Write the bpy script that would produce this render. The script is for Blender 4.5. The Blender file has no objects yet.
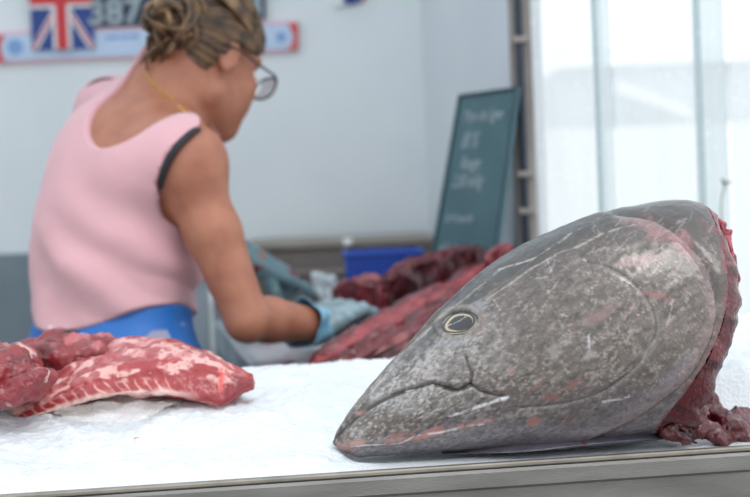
import bpy, math, random
import numpy as np
from mathutils import Matrix, Vector
random.seed(4); RNG = np.random.default_rng(7)
SC = bpy.context.scene; COL = SC.collection
def A(*v): return np.array(v, float)
def nrm(v): v = np.asarray(v, float); return v/np.linalg.norm(v)

# ------------------------------------------------------------------ camera
FPX = 1562.5; CAM = A(0, 0, 1.256); HY = 183.0; ROLL = math.radians(2.3)
PITCH = math.atan((248.5-HY)/FPX)
FW = A(0, math.cos(PITCH), -math.sin(PITCH)); U0 = A(0, math.sin(PITCH), math.cos(PITCH)); R0 = A(1, 0, 0)
CR = math.cos(ROLL)*R0-math.sin(ROLL)*U0; CU = math.sin(ROLL)*R0+math.cos(ROLL)*U0
cd = bpy.data.cameras.new('camera'); cam = bpy.data.objects.new('camera', cd); COL.objects.link(cam)
cam.matrix_world = Matrix(((CR[0], CU[0], -FW[0], CAM[0]), (CR[1], CU[1], -FW[1], CAM[1]), (CR[2], CU[2], -FW[2], CAM[2]), (0, 0, 0, 1)))
cd.sensor_width = 36; cd.lens = 75; cd.clip_end = 200; SC.camera = cam
cd.dof.use_dof = True; cd.dof.focus_distance = 1.66; cd.dof.aperture_fstop = 4.6
def ray(px, py): return FW+(px-375)/FPX*CR+(248.5-py)/FPX*CU
def P(px, py, Y): d = ray(px, py); return CAM+d*(Y/d[1])
def Pz(px, py, z): d = ray(px, py); return CAM+d*((z-CAM[2])/d[2])
def Pplane(px, py, o, n): d = ray(px, py); return CAM+d*(np.dot(o-CAM, n)/np.dot(d, n))

# ------------------------------------------------------------------ numeric helpers
def _hash(i, j, k):
    n = (i.astype(np.int64)*374761393+j.astype(np.int64)*668265263+k.astype(np.int64)*2147483647) & 0xffffffff
    n = ((n ^ (n >> 13))*1274126177) & 0xffffffff
    return ((n ^ (n >> 16)) & 0xffff)/65535.0
def vnoise(p):
    p = np.asarray(p, float); f = np.floor(p); t = p-f; t = t*t*(3-2*t); i = f.astype(np.int64)
    x, y, z = i[..., 0], i[..., 1], i[..., 2]; r = 0
    for dx in (0, 1):
        wx = t[..., 0] if dx else 1-t[..., 0]
        for dy in (0, 1):
            wy = t[..., 1] if dy else 1-t[..., 1]
            for dz in (0, 1):
                wz = t[..., 2] if dz else 1-t[..., 2]
                r = r+wx*wy*wz*_hash(x+dx, y+dy, z+dz)
    return r*2-1
def fbm(p, oct=4):
    r = 0; a = 1.0; p = np.asarray(p, float)
    for o in range(oct): r = r+a*vnoise(p+17.3*o); p = p*2.03; a *= .5
    return r/1.6
def ss(a, b, x): t = np.clip((x-a)/(b-a+1e-12), 0, 1); return t*t*(3-2*t)
def crs(Pts, n, closed=False, ts=None):
    """Catmull-Rom along axis 0"""
    Pts = np.asarray(Pts, float); m = len(Pts)
    t = (np.linspace(0, m if closed else m-1, n, endpoint=not closed) if ts is None else np.asarray(ts)*(m-1))
    i = np.floor(t).astype(int)
    if not closed: i = np.clip(i, 0, m-2)
    f = t-i; sh = (len(t),)+(1,)*(Pts.ndim-1); f = f.reshape(sh)
    g = (lambda k: Pts[k % m]) if closed else (lambda k: np.where((k < 0).reshape(sh), 2*Pts[0]-Pts[1], np.where((k > m-1).reshape(sh), 2*Pts[-1]-Pts[-2], Pts[np.clip(k, 0, m-1)])))
    a, b, c, d = g(i-1), g(i), g(i+1), g(i+2)
    return .5*((2*b)+(c-a)*f+(2*a-5*b+4*c-d)*f**2+(3*b-a-3*c+d)*f**3)
def lin(c):
    c = np.asarray(c, float)/255.0
    return np.where(c <= .04045, c/12.92, ((c+.055)/1.055)**2.4)
def seg_dist(p, a, b):
    ab = b-a; t = np.clip(((p-a)@ab)/max(ab@ab, 1e-12), 0, 1)
    q = p-a-t[..., None]*ab
    return np.sqrt((q**2).sum(-1)), t
def poly_dist(p, pts):
    d = np.full(p.shape[:-1], 9.0)
    for a, b in zip(pts[:-1], pts[1:]): d = np.minimum(d, seg_dist(p, a, b)[0])
    return d
def in_poly(p, pts):
    x, y = p[..., 0], p[..., 1]; r = np.zeros(x.shape, bool); n = len(pts); j = n-1
    for i in range(n):
        xi, yi = pts[i]; xj, yj = pts[j]
        r ^= ((yi > y) != (yj > y)) & (x < (xj-xi)*(y-yi)/((yj-yi) if yj != yi else 1e-12)+xi); j = i
    return r

# ------------------------------------------------------------------ object helpers
def emp(name, loc=(0, 0, 0)):
    o = bpy.data.objects.new(name, None); o.location = loc; o.empty_display_size = .05; COL.objects.link(o); return o
def tag(o, label, cat=None, group=None, kind=None):
    if label: o['label'] = label
    if cat: o['category'] = cat
    if group: o['group'] = group
    if kind: o['kind'] = kind
    return o
def meshobj(name, V, F, mat, parent=None, cols=None, smooth=True):
    """V world coordinates"""
    V = np.asarray(V, float).reshape(-1, 3)
    org = A(0, 0, 0)
    if parent is not None:
        q = parent
        while q is not None: org = org+A(*q.location); q = q.parent
    else:
        org = A(V[:, 0].mean(), V[:, 1].mean(), V[:, 2].min())
    me = bpy.data.meshes.new(name); me.from_pydata((V-org).tolist(), [], [tuple(int(i) for i in f) for f in F]); 
    if cols is not None:
        at = me.attributes.new('Col', 'FLOAT_COLOR', 'POINT')
        c = np.ones((len(V), 4), np.float32); c[:, :3] = np.asarray(cols).reshape(-1, 3); at.data.foreach_set('color', c.ravel())
    if smooth: me.polygons.foreach_set('use_smooth', [True]*len(me.polygons))
    me.update(); me.materials.append(mat)
    o = bpy.data.objects.new(name, me); COL.objects.link(o)
    if parent is not None: o.parent = parent
    else: o.location = org
    return o
class MB:
    def __init__(s): s.V = []; s.F = []; s.C = []
    def add(s, V, F, c=None):
        n = len(s.V); s.V += [tuple(v) for v in V]; s.F += [tuple(i+n for i in f) for f in F]
        s.C += [c if c is not None else (1, 1, 1)]*len(V)
    def box(s, lo, hi, M=None, bev=0.0, c=None):
        lo = A(*lo); hi = A(*hi); b = min(bev, *(hi-lo)/2.01) if bev else 0
        if b <= 0:
            V = [A(*(hi[k] if (i >> k) & 1 else lo[k] for k in range(3))) for i in range(8)]
            F = [(0, 2, 3, 1), (4, 5, 7, 6), (0, 1, 5, 4), (2, 6, 7, 3), (0, 4, 6, 2), (1, 3, 7, 5)]
        else:
            V = []; idx = {}
            for i in range(8):
                sg = [(i >> k) & 1 for k in range(3)]
                for ax in range(3):
                    v = [0, 0, 0]
                    for k in range(3):
                        e = hi[k] if sg[k] else lo[k]; v[k] = e if k == ax else e+(-b if sg[k] else b)
                    idx[i, ax] = len(V); V.append(A(*v))
            F = []
            for ax in range(3):
                o1, o2 = (ax+1) % 3, (ax+2) % 3
                for sgn in (0, 1):
                    cyc = [(0, 0), (1, 0), (1, 1), (0, 1)]
                    if not sgn: cyc = cyc[::-1]
                    F.append(tuple(idx[(sgn << ax) | (p << o1) | (q << o2), ax] for p, q in cyc))
            for ax in range(3):
                o1, o2 = (ax+1) % 3, (ax+2) % 3
                for p in (0, 1):
                    for q in (0, 1):
                        i0 = (p << o1) | (q << o2); i1 = i0 | (1 << ax)
                        f = (idx[i0, o1], idx[i1, o1], idx[i1, o2], idx[i0, o2])
                        F.append(f if (p ^ q) else f[::-1])
            for i in range(8):
                f = (idx[i, 0], idx[i, 1], idx[i, 2]); F.append(f if bin(i).count('1') % 2 else f[::-1])
        if M is not None: V = [M(v) for v in V]
        s.add(V, F, c); return s
    def tube(s, pts, r, n=8, c=None, caps=True):
        pts = np.asarray(pts, float); m = len(pts); r = np.broadcast_to(np.asarray(r, float), (m,))
        T = np.gradient(pts, axis=0); T /= np.linalg.norm(T, axis=1)[:, None]+1e-12
        ref = A(0, 0, 1) if abs(T[0][2]) < .9 else A(1, 0, 0); x = nrm(np.cross(T[0], ref)); V = []
        for i in range(m):
            x = nrm(x-T[i]*(x@T[i])); y = np.cross(T[i], x)
            for k in range(n):
                a = 2*math.pi*k/n; V.append(pts[i]+r[i]*(math.cos(a)*x+math.sin(a)*y))
        F = [(i*n+k, i*n+(k+1) % n, (i+1)*n+(k+1) % n, (i+1)*n+k) for i in range(m-1) for k in range(n)]
        if caps: F += [tuple(range(n))[::-1], tuple((m-1)*n+k for k in range(n))]
        s.add(V, F, c); return s
    def build(s, name, mat, parent=None, smooth=False, cols=False):
        return meshobj(name, s.V, s.F, mat, parent, s.C if cols else None, smooth)
def grid_faces(nu, nv, closed=False, mask=None, flip=False):
    F = []; nvv = nv if closed else nv-1
    for i in range(nu-1):
        for j in range(nvv):
            if mask is not None and not mask[i, j]: continue
            f = (i*nv+j, i*nv+(j+1) % nv, (i+1)*nv+(j+1) % nv, (i+1)*nv+j)
            F.append(f[::-1] if flip else f)
    return F
def grid_normals(G, closed=False):
    du = np.gradient(G, axis=0)
    dv = (np.roll(G, -1, 1)-np.roll(G, 1, 1)) if closed else np.gradient(G, axis=1)
    n = np.cross(dv, du); return n/(np.linalg.norm(n, axis=-1, keepdims=True)+1e-12)
def compact(V, F, C=None):
    F = np.asarray(F); use = np.unique(F.ravel()); mp = np.full(len(V), -1); mp[use] = np.arange(len(use))
    return V[use], mp[F], (None if C is None else C[use])

# ------------------------------------------------------------------ signed fields
class Field:
    def __init__(s, lo, hi, h):
        s.lo = A(*lo); s.h = h; s.n = np.ceil((A(*hi)-s.lo)/h).astype(int)+1
        s.F = np.full(s.n, 1.0, np.float32)
    def blk(s, lo, hi):
        a = np.clip(np.floor((np.asarray(lo)-s.lo)/s.h).astype(int), 0, s.n-1); b = np.clip(np.ceil((np.asarray(hi)-s.lo)/s.h).astype(int)+1, 1, s.n)
        sl = tuple(slice(a[k], max(b[k], a[k]+1)) for k in range(3))
        ax = [s.lo[k]+s.h*np.arange(sl[k].start, sl[k].stop) for k in range(3)]
        X, Y, Z = np.meshgrid(*ax, indexing='ij'); return sl, np.stack([X, Y, Z], -1)
    def grid(s): return s.blk(s.lo, s.lo+s.h*(s.n-1))[1]
    def put(s, sl, d, k, op):
        f = s.F[sl]
        if op == 'sub':
            hh = np.clip(k-np.abs(f+d), 0, None)/max(k, 1e-6); s.F[sl] = np.maximum(f, -d)+hh*hh*k*.25
        else:
            hh = np.clip(k-np.abs(f-d), 0, None)/max(k, 1e-6); s.F[sl] = np.minimum(f, d)-hh*hh*k*.25
    def cone(s, a, b, ra, rb, k=.02, op='add'):
        a = np.asarray(a, float); b = np.asarray(b, float); m = max(ra, rb)+.05
        sl, p = s.blk(np.minimum(a, b)-m, np.maximum(a, b)+m)
        d, t = seg_dist(p, a, b); s.put(sl, d-(ra+(rb-ra)*t), k, op)
    def chain(s, pts, rs, k=.01):
        for i in range(len(pts)-1): s.cone(pts[i], pts[i+1], rs[i], rs[i+1], k)
    def ell(s, c, ax, rad, k=.02, op='add'):
        c = np.asarray(c, float); rad = A(*rad); m = rad.max()+.05
        sl, p = s.blk(c-m, c+m); q = (p-c)@np.asarray(ax, float).T
        k0 = np.sqrt(((q/rad)**2).sum(-1)); k1 = np.sqrt(((q/rad**2)**2).sum(-1))+1e-9
        s.put(sl, k0*(k0-1)/k1, k, op)
    def at(s, p):
        i = np.clip(np.round((np.asarray(p)-s.lo)/s.h).astype(int), 0, s.n-1); return s.F[tuple(np.moveaxis(i, -1, 0))]
    def mesh(s, F=None): return surfnets(s.F if F is None else F, s.lo, s.h)
def surfnets(F, lo, h):
    S = F < 0
    cnt = np.zeros(tuple(np.array(F.shape)-1), np.uint8)
    cs = [(i, j, k) for i in (0, 1) for j in (0, 1) for k in (0, 1)]
    sub = lambda T, c: T[c[0]:T.shape[0]-1+c[0], c[1]:T.shape[1]-1+c[1], c[2]:T.shape[2]-1+c[2]]
    for c in cs: cnt += sub(S, c)
    act = (cnt > 0) & (cnt < 8); I, J, K = np.nonzero(act); ids = np.full(act.shape, -1, np.int64); ids[I, J, K] = np.arange(len(I))
    pos = np.zeros((len(I), 3)); w = np.zeros(len(I))
    for c in cs:
        for ax in range(3):
            if c[ax]: continue
            d = list(c); d[ax] = 1
            fa = F[I+c[0], J+c[1], K+c[2]].astype(float); fb = F[I+d[0], J+d[1], K+d[2]].astype(float)
            m = (fa < 0) != (fb < 0); t = np.where(m, fa/np.where(m, fa-fb, 1), 0)
            q = np.tile(np.array(c, float), (len(I), 1)); q[:, ax] += t
            pos += q*m[:, None]; w += m
    V = lo+h*(np.stack([I, J, K], -1)+pos/np.maximum(w, 1)[:, None]); Fs = []
    for ax in range(3):
        o1, o2 = (ax+1) % 3, (ax+2) % 3
        a = [slice(None)]*3; b = [slice(None)]*3; a[ax] = slice(0, -1); b[ax] = slice(1, None)
        X = S[tuple(a)] != S[tuple(b)]; idx = np.stack(np.nonzero(X), -1)
        idx = idx[(idx[:, o1] > 0) & (idx[:, o2] > 0) & (idx[:, o1] < F.shape[o1]-1) & (idx[:, o2] < F.shape[o2]-1)]
        ins = S[tuple(idx.T)]
        def cell(e1, e2): q = idx.copy(); q[:, o1] -= e1; q[:, o2] -= e2; return ids[tuple(q.T)]
        Q = np.stack([cell(1, 1), cell(0, 1), cell(0, 0), cell(1, 0)], -1)
        Q[~ins] = Q[~ins][:, ::-1]; Fs.append(Q)
    Fs = np.concatenate(Fs); return V, Fs
def relax(V, F, it=2, lam=.5):
    F = np.asarray(F); E = np.concatenate([F[:, [i, (i+1) % 4]] for i in range(4)]); V = V.copy()
    for _ in range(it):
        s = np.zeros_like(V); n = np.zeros(len(V))
        for k in range(3): s[:, k] = np.bincount(E[:, 0], V[E[:, 1], k], len(V))+np.bincount(E[:, 1], V[E[:, 0], k], len(V))
        n = np.bincount(E[:, 0], minlength=len(V))+np.bincount(E[:, 1], minlength=len(V))
        V += lam*(s/np.maximum(n, 1)[:, None]-V)
    return V

# ------------------------------------------------------------------ materials
def mat(name, col=(128, 128, 128), rough=.5, metal=0, spec=.5, vcol=False, noise=None, bump=None, sss=0, coat=0, stretch=None, **kw):
    m = bpy.data.materials.new(name); m.use_nodes = True; nt = m.node_tree; N = nt.nodes; L = nt.links; b = N['Principled BSDF']
    b.inputs['Roughness'].default_value = rough; b.inputs['Metallic'].default_value = metal; b.inputs['Specular IOR Level'].default_value = spec
    c = lin(col); b.inputs['Base Color'].default_value = (*c, 1)
    tc = N.new('ShaderNodeTexCoord'); co = tc.outputs['Object']
    if stretch:
        mp = N.new('ShaderNodeMapping'); mp.inputs['Scale'].default_value = stretch; L.new(co, mp.inputs[0]); co = mp.outputs[0]
    src = None
    if vcol:
        at = N.new('ShaderNodeAttribute'); at.attribute_name = 'Col'; src = at.outputs['Color']
    if noise:                                                   # (scale, colour2, lo, hi)
        nz = N.new('ShaderNodeTexNoise'); nz.inputs['Scale'].default_value = noise[0]; nz.inputs['Detail'].default_value = 6; L.new(co, nz.inputs['Vector'])
        rp = N.new('ShaderNodeMapRange'); rp.inputs[1].default_value = noise[2]; rp.inputs[2].default_value = noise[3]; L.new(nz.outputs['Fac'], rp.inputs[0])
        mx = N.new('ShaderNodeMix'); mx.data_type = 'RGBA'; L.new(rp.outputs[0], mx.inputs[0])
        if src: L.new(src, mx.inputs[6])
        else: mx.inputs[6].default_value = (*c, 1)
        mx.inputs[7].default_value = (*lin(noise[1]), 1); src = mx.outputs[2]
    if src: L.new(src, b.inputs['Base Color'])
    if bump:                                                    # (scale, distance)
        nb = N.new('ShaderNodeTexNoise'); nb.inputs['Scale'].default_value = bump[0]; nb.inputs['Detail'].default_value = 5; L.new(co, nb.inputs['Vector'])
        bp = N.new('ShaderNodeBump'); bp.inputs['Strength'].default_value = 1; bp.inputs['Distance'].default_value = bump[1]; L.new(nb.outputs['Fac'], bp.inputs['Height']); L.new(bp.outputs[0], b.inputs['Normal'])
    if sss: b.inputs['Subsurface Weight'].default_value = sss; b.inputs['Subsurface Radius'].default_value = kw.get('srad', (.012, .004, .002)); b.inputs['Subsurface Scale'].default_value = 1
    if coat: b.inputs['Coat Weight'].default_value = coat; b.inputs['Coat Roughness'].default_value = kw.get('crough', .15)
    if 'trans' in kw: b.inputs['Transmission Weight'].default_value = kw['trans']
    if 'alpha' in kw: b.inputs['Alpha'].default_value = kw['alpha']
    if 'sheen' in kw: b.inputs['Sheen Weight'].default_value = kw['sheen']
    return m
def curtain_mat(name, tcol, mixt):
    m = bpy.data.materials.new(name); m.use_nodes = True; N = m.node_tree.nodes; L = m.node_tree.links; N.remove(N['Principled BSDF'])
    t = N.new('ShaderNodeBsdfTransparent'); t.inputs[0].default_value = (*lin(tcol), 1)
    d = N.new('ShaderNodeBsdfTranslucent'); d.inputs[0].default_value = (*lin((235, 240, 242)), 1)
    g = N.new('ShaderNodeBsdfGlossy'); g.inputs['Roughness'].default_value = .2; g.inputs[0].default_value = (.8, .8, .8, 1)
    tc = N.new('ShaderNodeTexCoord'); nz = N.new('ShaderNodeTexNoise'); nz.inputs['Scale'].default_value = 60; L.new(tc.outputs['Object'], nz.inputs['Vector'])
    rp = N.new('ShaderNodeMapRange'); rp.inputs[1].default_value = .62; rp.inputs[2].default_value = .8; rp.inputs[3].default_value = mixt; rp.inputs[4].default_value = min(1, mixt+.25); L.new(nz.outputs['Fac'], rp.inputs[0])
    m1 = N.new('ShaderNodeMixShader'); L.new(rp.outputs[0], m1.inputs[0]); L.new(t.outputs[0], m1.inputs[1]); L.new(d.outputs[0], m1.inputs[2])
    m2 = N.new('ShaderNodeMixShader'); m2.inputs[0].default_value = .05; L.new(m1.outputs[0], m2.inputs[1]); L.new(g.outputs[0], m2.inputs[2])
    L.new(m2.outputs[0], N['Material Output'].inputs[0]); return m
M = dict(
    wall=mat('painted_wall', (222, 227, 230), .6, noise=(3, (214, 220, 224), .35, .7)),
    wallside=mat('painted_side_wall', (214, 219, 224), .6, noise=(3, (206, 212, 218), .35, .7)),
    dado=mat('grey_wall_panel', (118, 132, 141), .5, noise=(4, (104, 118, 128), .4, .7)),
    floor=mat('concrete_floor', (120, 118, 114), .7, noise=(6, (95, 93, 90), .4, .7), bump=(40, .002)),
    ground=mat('pale_pavement', (205, 203, 198), .8, noise=(2, (180, 178, 172), .4, .7)),
    farwall=mat('far_render', (216, 222, 224), .8, noise=(1, (206, 213, 217), .4, .7)),
    farroof=mat('far_white', (238, 240, 240), .7),
    steel=mat('brushed_steel', (128, 127, 124), .42, .55, noise=(9, (106, 105, 102), .35, .7), bump=(180, .0003), stretch=(.3, 6, 6)),
    rim=mat('steel_lip', (140, 135, 126), .38, .5, noise=(20, (112, 108, 100), .4, .75)),
    steeltop=mat('wet_steel_top', (150, 152, 156), .3, .45, noise=(14, (120, 92, 100), .52, .72)),
    steelpale=mat('pale_steel', (176, 188, 194), .35, .4, noise=(9, (140, 152, 160), .4, .7)),
    ledge=mat('grey_brown_board', (124, 116, 110), .6, noise=(8, (98, 92, 90), .35, .7), stretch=(.4, 3, 8)),
    ledgelight=mat('ledge_edge', (150, 142, 132), .5, noise=(10, (120, 112, 104), .4, .7)),
    board=mat('wood_board', (122, 104, 92), .6, noise=(14, (92, 74, 66), .4, .7), stretch=(.6, 4, 4)),
    poly=mat('white_cutting_board', (182, 180, 186), .5, noise=(26, (140, 70, 82), .56, .72)),
    ice=mat('crushed_ice', (216, 221, 225), .35, spec=.5, bump=(240, .002), sss=.25, srad=(.012, .014, .016)),
    skin=mat('skin', (164, 108, 84), .5, noise=(30, (148, 90, 70), .4, .75), sss=.15, bump=(300, .0004)),
    tank=mat('pink_cotton', (208, 162, 169), .85, noise=(7, (201, 154, 161), .4, .7), bump=(500, .0005), sheen=.2),
    strap=mat('black_elastic', (20, 20, 28), .6),
    apron=mat('blue_apron', (28, 104, 184), .5, noise=(45, (150, 190, 220), .66, .76), bump=(30, .002)),
    trousers=mat('dark_trousers', (44, 50, 62), .8), shoe=mat('white_clog', (215, 215, 212), .5),
    hair=mat('hair_blonde_brown', (104, 78, 54), .45, noise=(38, (52, 38, 28), .40, .62), bump=(220, .002), stretch=(1, 1, 1)),
    hairlight=mat('hair_strand', (138, 108, 76), .4, noise=(30, (70, 50, 34), .36, .58)),
    glove=mat('wet_nitrile_glove', (146, 168, 176), .4, noise=(48, (112, 134, 142), .4, .62), bump=(120, .0012)),
    glovecuff=mat('glove_cuff', (138, 188, 210), .45, noise=(40, (96, 150, 178), .4, .65), bump=(80, .0015)),
    gloveblood=mat('bloody_glove', (98, 128, 136), .4, noise=(34, (110, 14, 30), .58, .62), bump=(120, .0012)),
    frame=mat('spectacle_frame', (38, 34, 36), .3), gold=mat('gold', (206, 168, 84), .25, .9),
    lens=mat('spectacle_lens', (235, 240, 240), .02, trans=1.0, alpha=.35), eyew=mat('eye_white', (230, 226, 222), .2), iris=mat('iris', (70, 60, 46), .2), lip=mat('lip', (176, 96, 88), .4),
    white=mat('white_plastic', (225, 228, 228), .4), blackp=mat('black_plastic', (26, 28, 34), .4),
    pocket=mat('apron_pocket', (138, 142, 170), .5), fish=mat('tuna_skin', vcol=True, rough=.33, spec=.5, metal=.1, bump=(420, .0004), coat=.5, crough=.16, noise=(190, (50, 46, 46), .54, .85)),
    eye=mat('tuna_eye', vcol=True, rough=.12, coat=.8, crough=.05),
    flesh=mat('dark_flesh', vcol=True, rough=.28, sss=.05, srad=(.002, .001, .001), bump=(230, .0022), coat=.25, noise=(150, (58, 6, 16), .5, .75)),
    meat=mat('tuna_meat', vcol=True, rough=.36, sss=.12, srad=(.003, .001, .0008), bump=(260, .0008), coat=.3, noise=(120, (140, 34, 42), .6, .85)),
    farmeat=mat('table_meat', vcol=True, rough=.33, bump=(90, .002), coat=.25, noise=(60, (84, 10, 24), .5, .75)),
    film=mat('plastic_film', (244, 236, 230), .2, alpha=.32, spec=.8, bump=(40, .004)),
    crate=mat('blue_plastic', (16, 70, 172), .4), chalkb=mat('slate', (72, 104, 112), .7, noise=(9, (88, 120, 128), .45, .75)),
    chalk=mat('chalk', (168, 184, 190), .9), boardframe=mat('board_frame', (44, 74, 84), .6), post=mat('post_metal', (152, 146, 142), .5, noise=(6, (112, 104, 100), .4, .7)),
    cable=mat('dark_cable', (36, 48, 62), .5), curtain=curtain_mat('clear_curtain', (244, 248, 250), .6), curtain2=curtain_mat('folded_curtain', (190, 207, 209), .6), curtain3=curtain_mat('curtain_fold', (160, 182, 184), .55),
    navy=mat('navy_plate', (34, 52, 78), .5), digit=mat('silver_digit', (150, 164, 172), .4), red=mat('flag_red', (196, 50, 56), .6), fwhite=mat('flag_white', (226, 228, 232), .6), fblue=mat('flag_blue', (38, 66, 136), .6),
    strip=mat('pale_blue_strip', (186, 204, 228), .6), pinkline=mat('strip_pink', (216, 172, 186), .6), emblem=mat('emblem_blue', (122, 158, 206), .6), orange=mat('strip_red', (206, 74, 62), .6),
    shade_canopy=curtain_mat('shade_canopy_canvas', (235, 240, 242), .86), wire=mat('wire', (88, 92, 96), .5), wrap=mat('crumpled_wrap', (214, 224, 228), .25, alpha=.8))

# ------------------------------------------------------------------ setting
ZR = .95
def plane_quad(name, pts, m, kind='structure', thick=None):
    pts = [A(*p) for p in pts]
    if thick is None: o = meshobj(name, pts, [(0, 1, 2, 3)], m, smooth=False)
    else:
        n = nrm(np.cross(pts[1]-pts[0], pts[3]-pts[0]))*thick
        V = pts+[p+n for p in pts]; o = meshobj(name, V, [(3, 2, 1, 0), (4, 5, 6, 7), (0, 1, 5, 4), (1, 2, 6, 5), (2, 3, 7, 6), (3, 0, 4, 7)], m, smooth=False)
    if kind: o['kind'] = kind
    return o
YW = 4.0
corner = P(428, 200, YW); post = P(523, 200, 3.0)
plane_quad('floor', [(-2.6, -1, 0), (1.6, -1, 0), (1.6, YW+.05, 0), (-2.6, YW+.05, 0)], M['floor'])
plane_quad('ground', [(-40, -30, -.02), (40, -30, -.02), (40, 60, -.02), (-40, 60, -.02)], M['ground'])
plane_quad('wall_back', [(-2.6, YW, 0), (corner[0], YW, 0), (corner[0], YW, 2.4), (-2.6, YW, 2.4)], M['wall'], thick=-.06)
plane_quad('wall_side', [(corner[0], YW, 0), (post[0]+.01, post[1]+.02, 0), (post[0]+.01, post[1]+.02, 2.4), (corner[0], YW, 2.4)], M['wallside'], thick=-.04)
plane_quad('wall_left', [(-2.6, 1.9, 0), (-2.6, YW, 0), (-2.6, YW, 2.4), (-2.6, 1.9, 2.4)], M['wall'], thick=-.05)
plane_quad('added_shade_canopy', [(-2.7, 1.95, 2.4), (-2.7, YW+.1, 2.4), (.9, YW+.1, 2.4), (.9, 1.95, 2.4)], M['shade_canopy'], thick=.03)  # unseen canopy, added to block sky light and dim the back
zl = P(15, 254, YW-.03)[2]
o = MB().box((-2.58, YW-.03, .0), (P(246, 250, YW)[0], YW-.002, zl)).build('trim_1', M['dado']); o['kind'] = 'structure'
# far, pale things outside behind the curtain
e = emp('market_stall', (2.0, 9, 0)); tag(e, 'pale blurred stall building outside beyond the clear curtain', 'building')
b0 = P(560, 118, 9); b1 = P(780, 58, 9)
MB().box((b0[0], 9, 0), (b1[0]+1.2, 10.2, b1[2])).build('wall', M['farwall'], e)
rf = MB(); rf.add([P(552, 58, 8.9), P(800, 50, 8.9), P(800, 35, 9.8), P(552, 44, 9.8), P(552, 53, 8.9), P(800, 45, 8.9), P(800, 30, 9.8), P(552, 39, 9.8)], [(3, 2, 1, 0), (4, 5, 6, 7), (0, 1, 5, 4), (1, 2, 6, 5), (2, 3, 7, 6), (3, 0, 4, 7)]); rf.build('roof', M['farroof'], e)
aw = MB(); q = [P(620, 80, 8.7), P(690, 108, 8.7), P(690, 118, 8.7), P(620, 92, 8.7)]; aw.add(q+[p+A(0, .2, 0) for p in q], [(0, 1, 2, 3), (7, 6, 5, 4), (0, 4, 5, 1), (1, 5, 6, 2), (2, 6, 7, 3), (3, 7, 4, 0)]); aw.build('awning', M['farroof'], e)
MB().box((b0[0]-.2, 8.55, 0), (b1[0]+1.4, 8.7, P(600, 128, 8.6)[2])).build('parapet', M['farroof'], e)

# post at the end of the side wall with its cable
e = emp('tent_post', (post[0], post[1], 0)); tag(e, 'grey metal post between the white wall and the clear curtain', 'post')
px0 = post[0]-.012; py0 = post[1]-.03
MB().box((px0-.004, py0, 0), (px0+.036, py0+.035, 2.4), bev=.004).build('upright', M['post'], e)
cb = MB().tube([A(px0+.012, py0-.008, z) for z in np.linspace(.6, 2.4, 12)], .0075); cb.build('cable', M['cable'], e, True)
for yy in (174, 211, 40):
    z = P(524, yy, py0)[2]; MB().box((px0-.002, py0-.02, z-.006), (px0+.03, py0, z+.006), bev=.002).build('cable_clip', M['post'], e)

# clear curtain: hanging panels, pleats between them
c0 = A(post[0]+.028, post[1]-.02); c1 = A(1.0, 2.36)
cdir = nrm(c1-c0); cn = A(cdir[1], -cdir[0])
def cur_s(px):                                   # distance along the curtain line for an image column
    d = ray(px, 200)[:2]; m = np.array([[cdir[0], -d[0]], [cdir[1], -d[1]]]); return np.linalg.solve(m, CAM[:2]-c0)[0]
def curtain_panel(name, s0, s1, off, mt, wav, label, ph=0):
    nu, nv = 40, 30; s = np.linspace(s0, s1, nu); z = np.linspace(.02, 2.38, nv); S, Z = np.meshgrid(s, z, indexing='ij')
    t = (S-s0)/(s1-s0)
    O = off+wav*np.sin(t*math.pi*2+ph)+.003*np.sin(Z*5+S*30+ph)
    G = np.stack([c0[0]+cdir[0]*S+cn[0]*O, c0[1]+cdir[1]*S+cn[1]*O, Z], -1)
    o = meshobj(name, G.reshape(-1, 3), grid_faces(nu, nv), mt); tag(o, label, 'curtain', 'clear plastic curtain strips'); return o
SA, SB, SCc, SD, SE = cur_s(531), cur_s(604), cur_s(622), cur_s(704), cur_s(735)
curtain_panel('curtain_strip', 0.0, SB+.008, 0, M['curtain'], .006, 'clear plastic curtain strip next to the grey post')
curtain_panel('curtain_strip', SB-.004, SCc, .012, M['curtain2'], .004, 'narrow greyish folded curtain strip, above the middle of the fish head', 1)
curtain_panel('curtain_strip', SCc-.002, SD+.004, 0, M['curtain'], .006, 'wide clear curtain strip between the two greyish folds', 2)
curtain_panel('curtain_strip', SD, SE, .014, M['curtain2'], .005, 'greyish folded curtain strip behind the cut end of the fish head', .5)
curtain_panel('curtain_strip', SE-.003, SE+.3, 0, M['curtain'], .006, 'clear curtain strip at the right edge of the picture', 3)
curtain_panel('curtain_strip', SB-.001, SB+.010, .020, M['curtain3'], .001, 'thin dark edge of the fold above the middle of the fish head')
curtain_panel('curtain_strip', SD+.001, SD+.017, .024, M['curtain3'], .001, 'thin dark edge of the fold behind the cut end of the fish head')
qs = c0+cdir*cur_s(722)+cn*.021; wy = qs[1]
w = MB().tube([P(722, 225, wy), P(721, 208, wy), P(722, 196, wy), P(725, 186, wy), P(729, 180, wy), P(731, 184, wy)], .0012); w.tube([P(725, 186, wy), P(723, 182, wy), P(722, 178, wy)], .0016); w.tube([P(724, 184, wy), P(730, 181, wy)], .003)
zt = np.linspace(P(722, 225, wy)[2], ZR, 2); w.tube([A(P(722, 225, wy)[0], wy, z) for z in np.linspace(P(722, 225, wy)[2], .6, 6)], .0012)
tag(w.build('wire_hook', M['wire'], None, True), 'thin dark hooked wire hanging in front of the curtain near the cut fish', 'wire')

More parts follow.
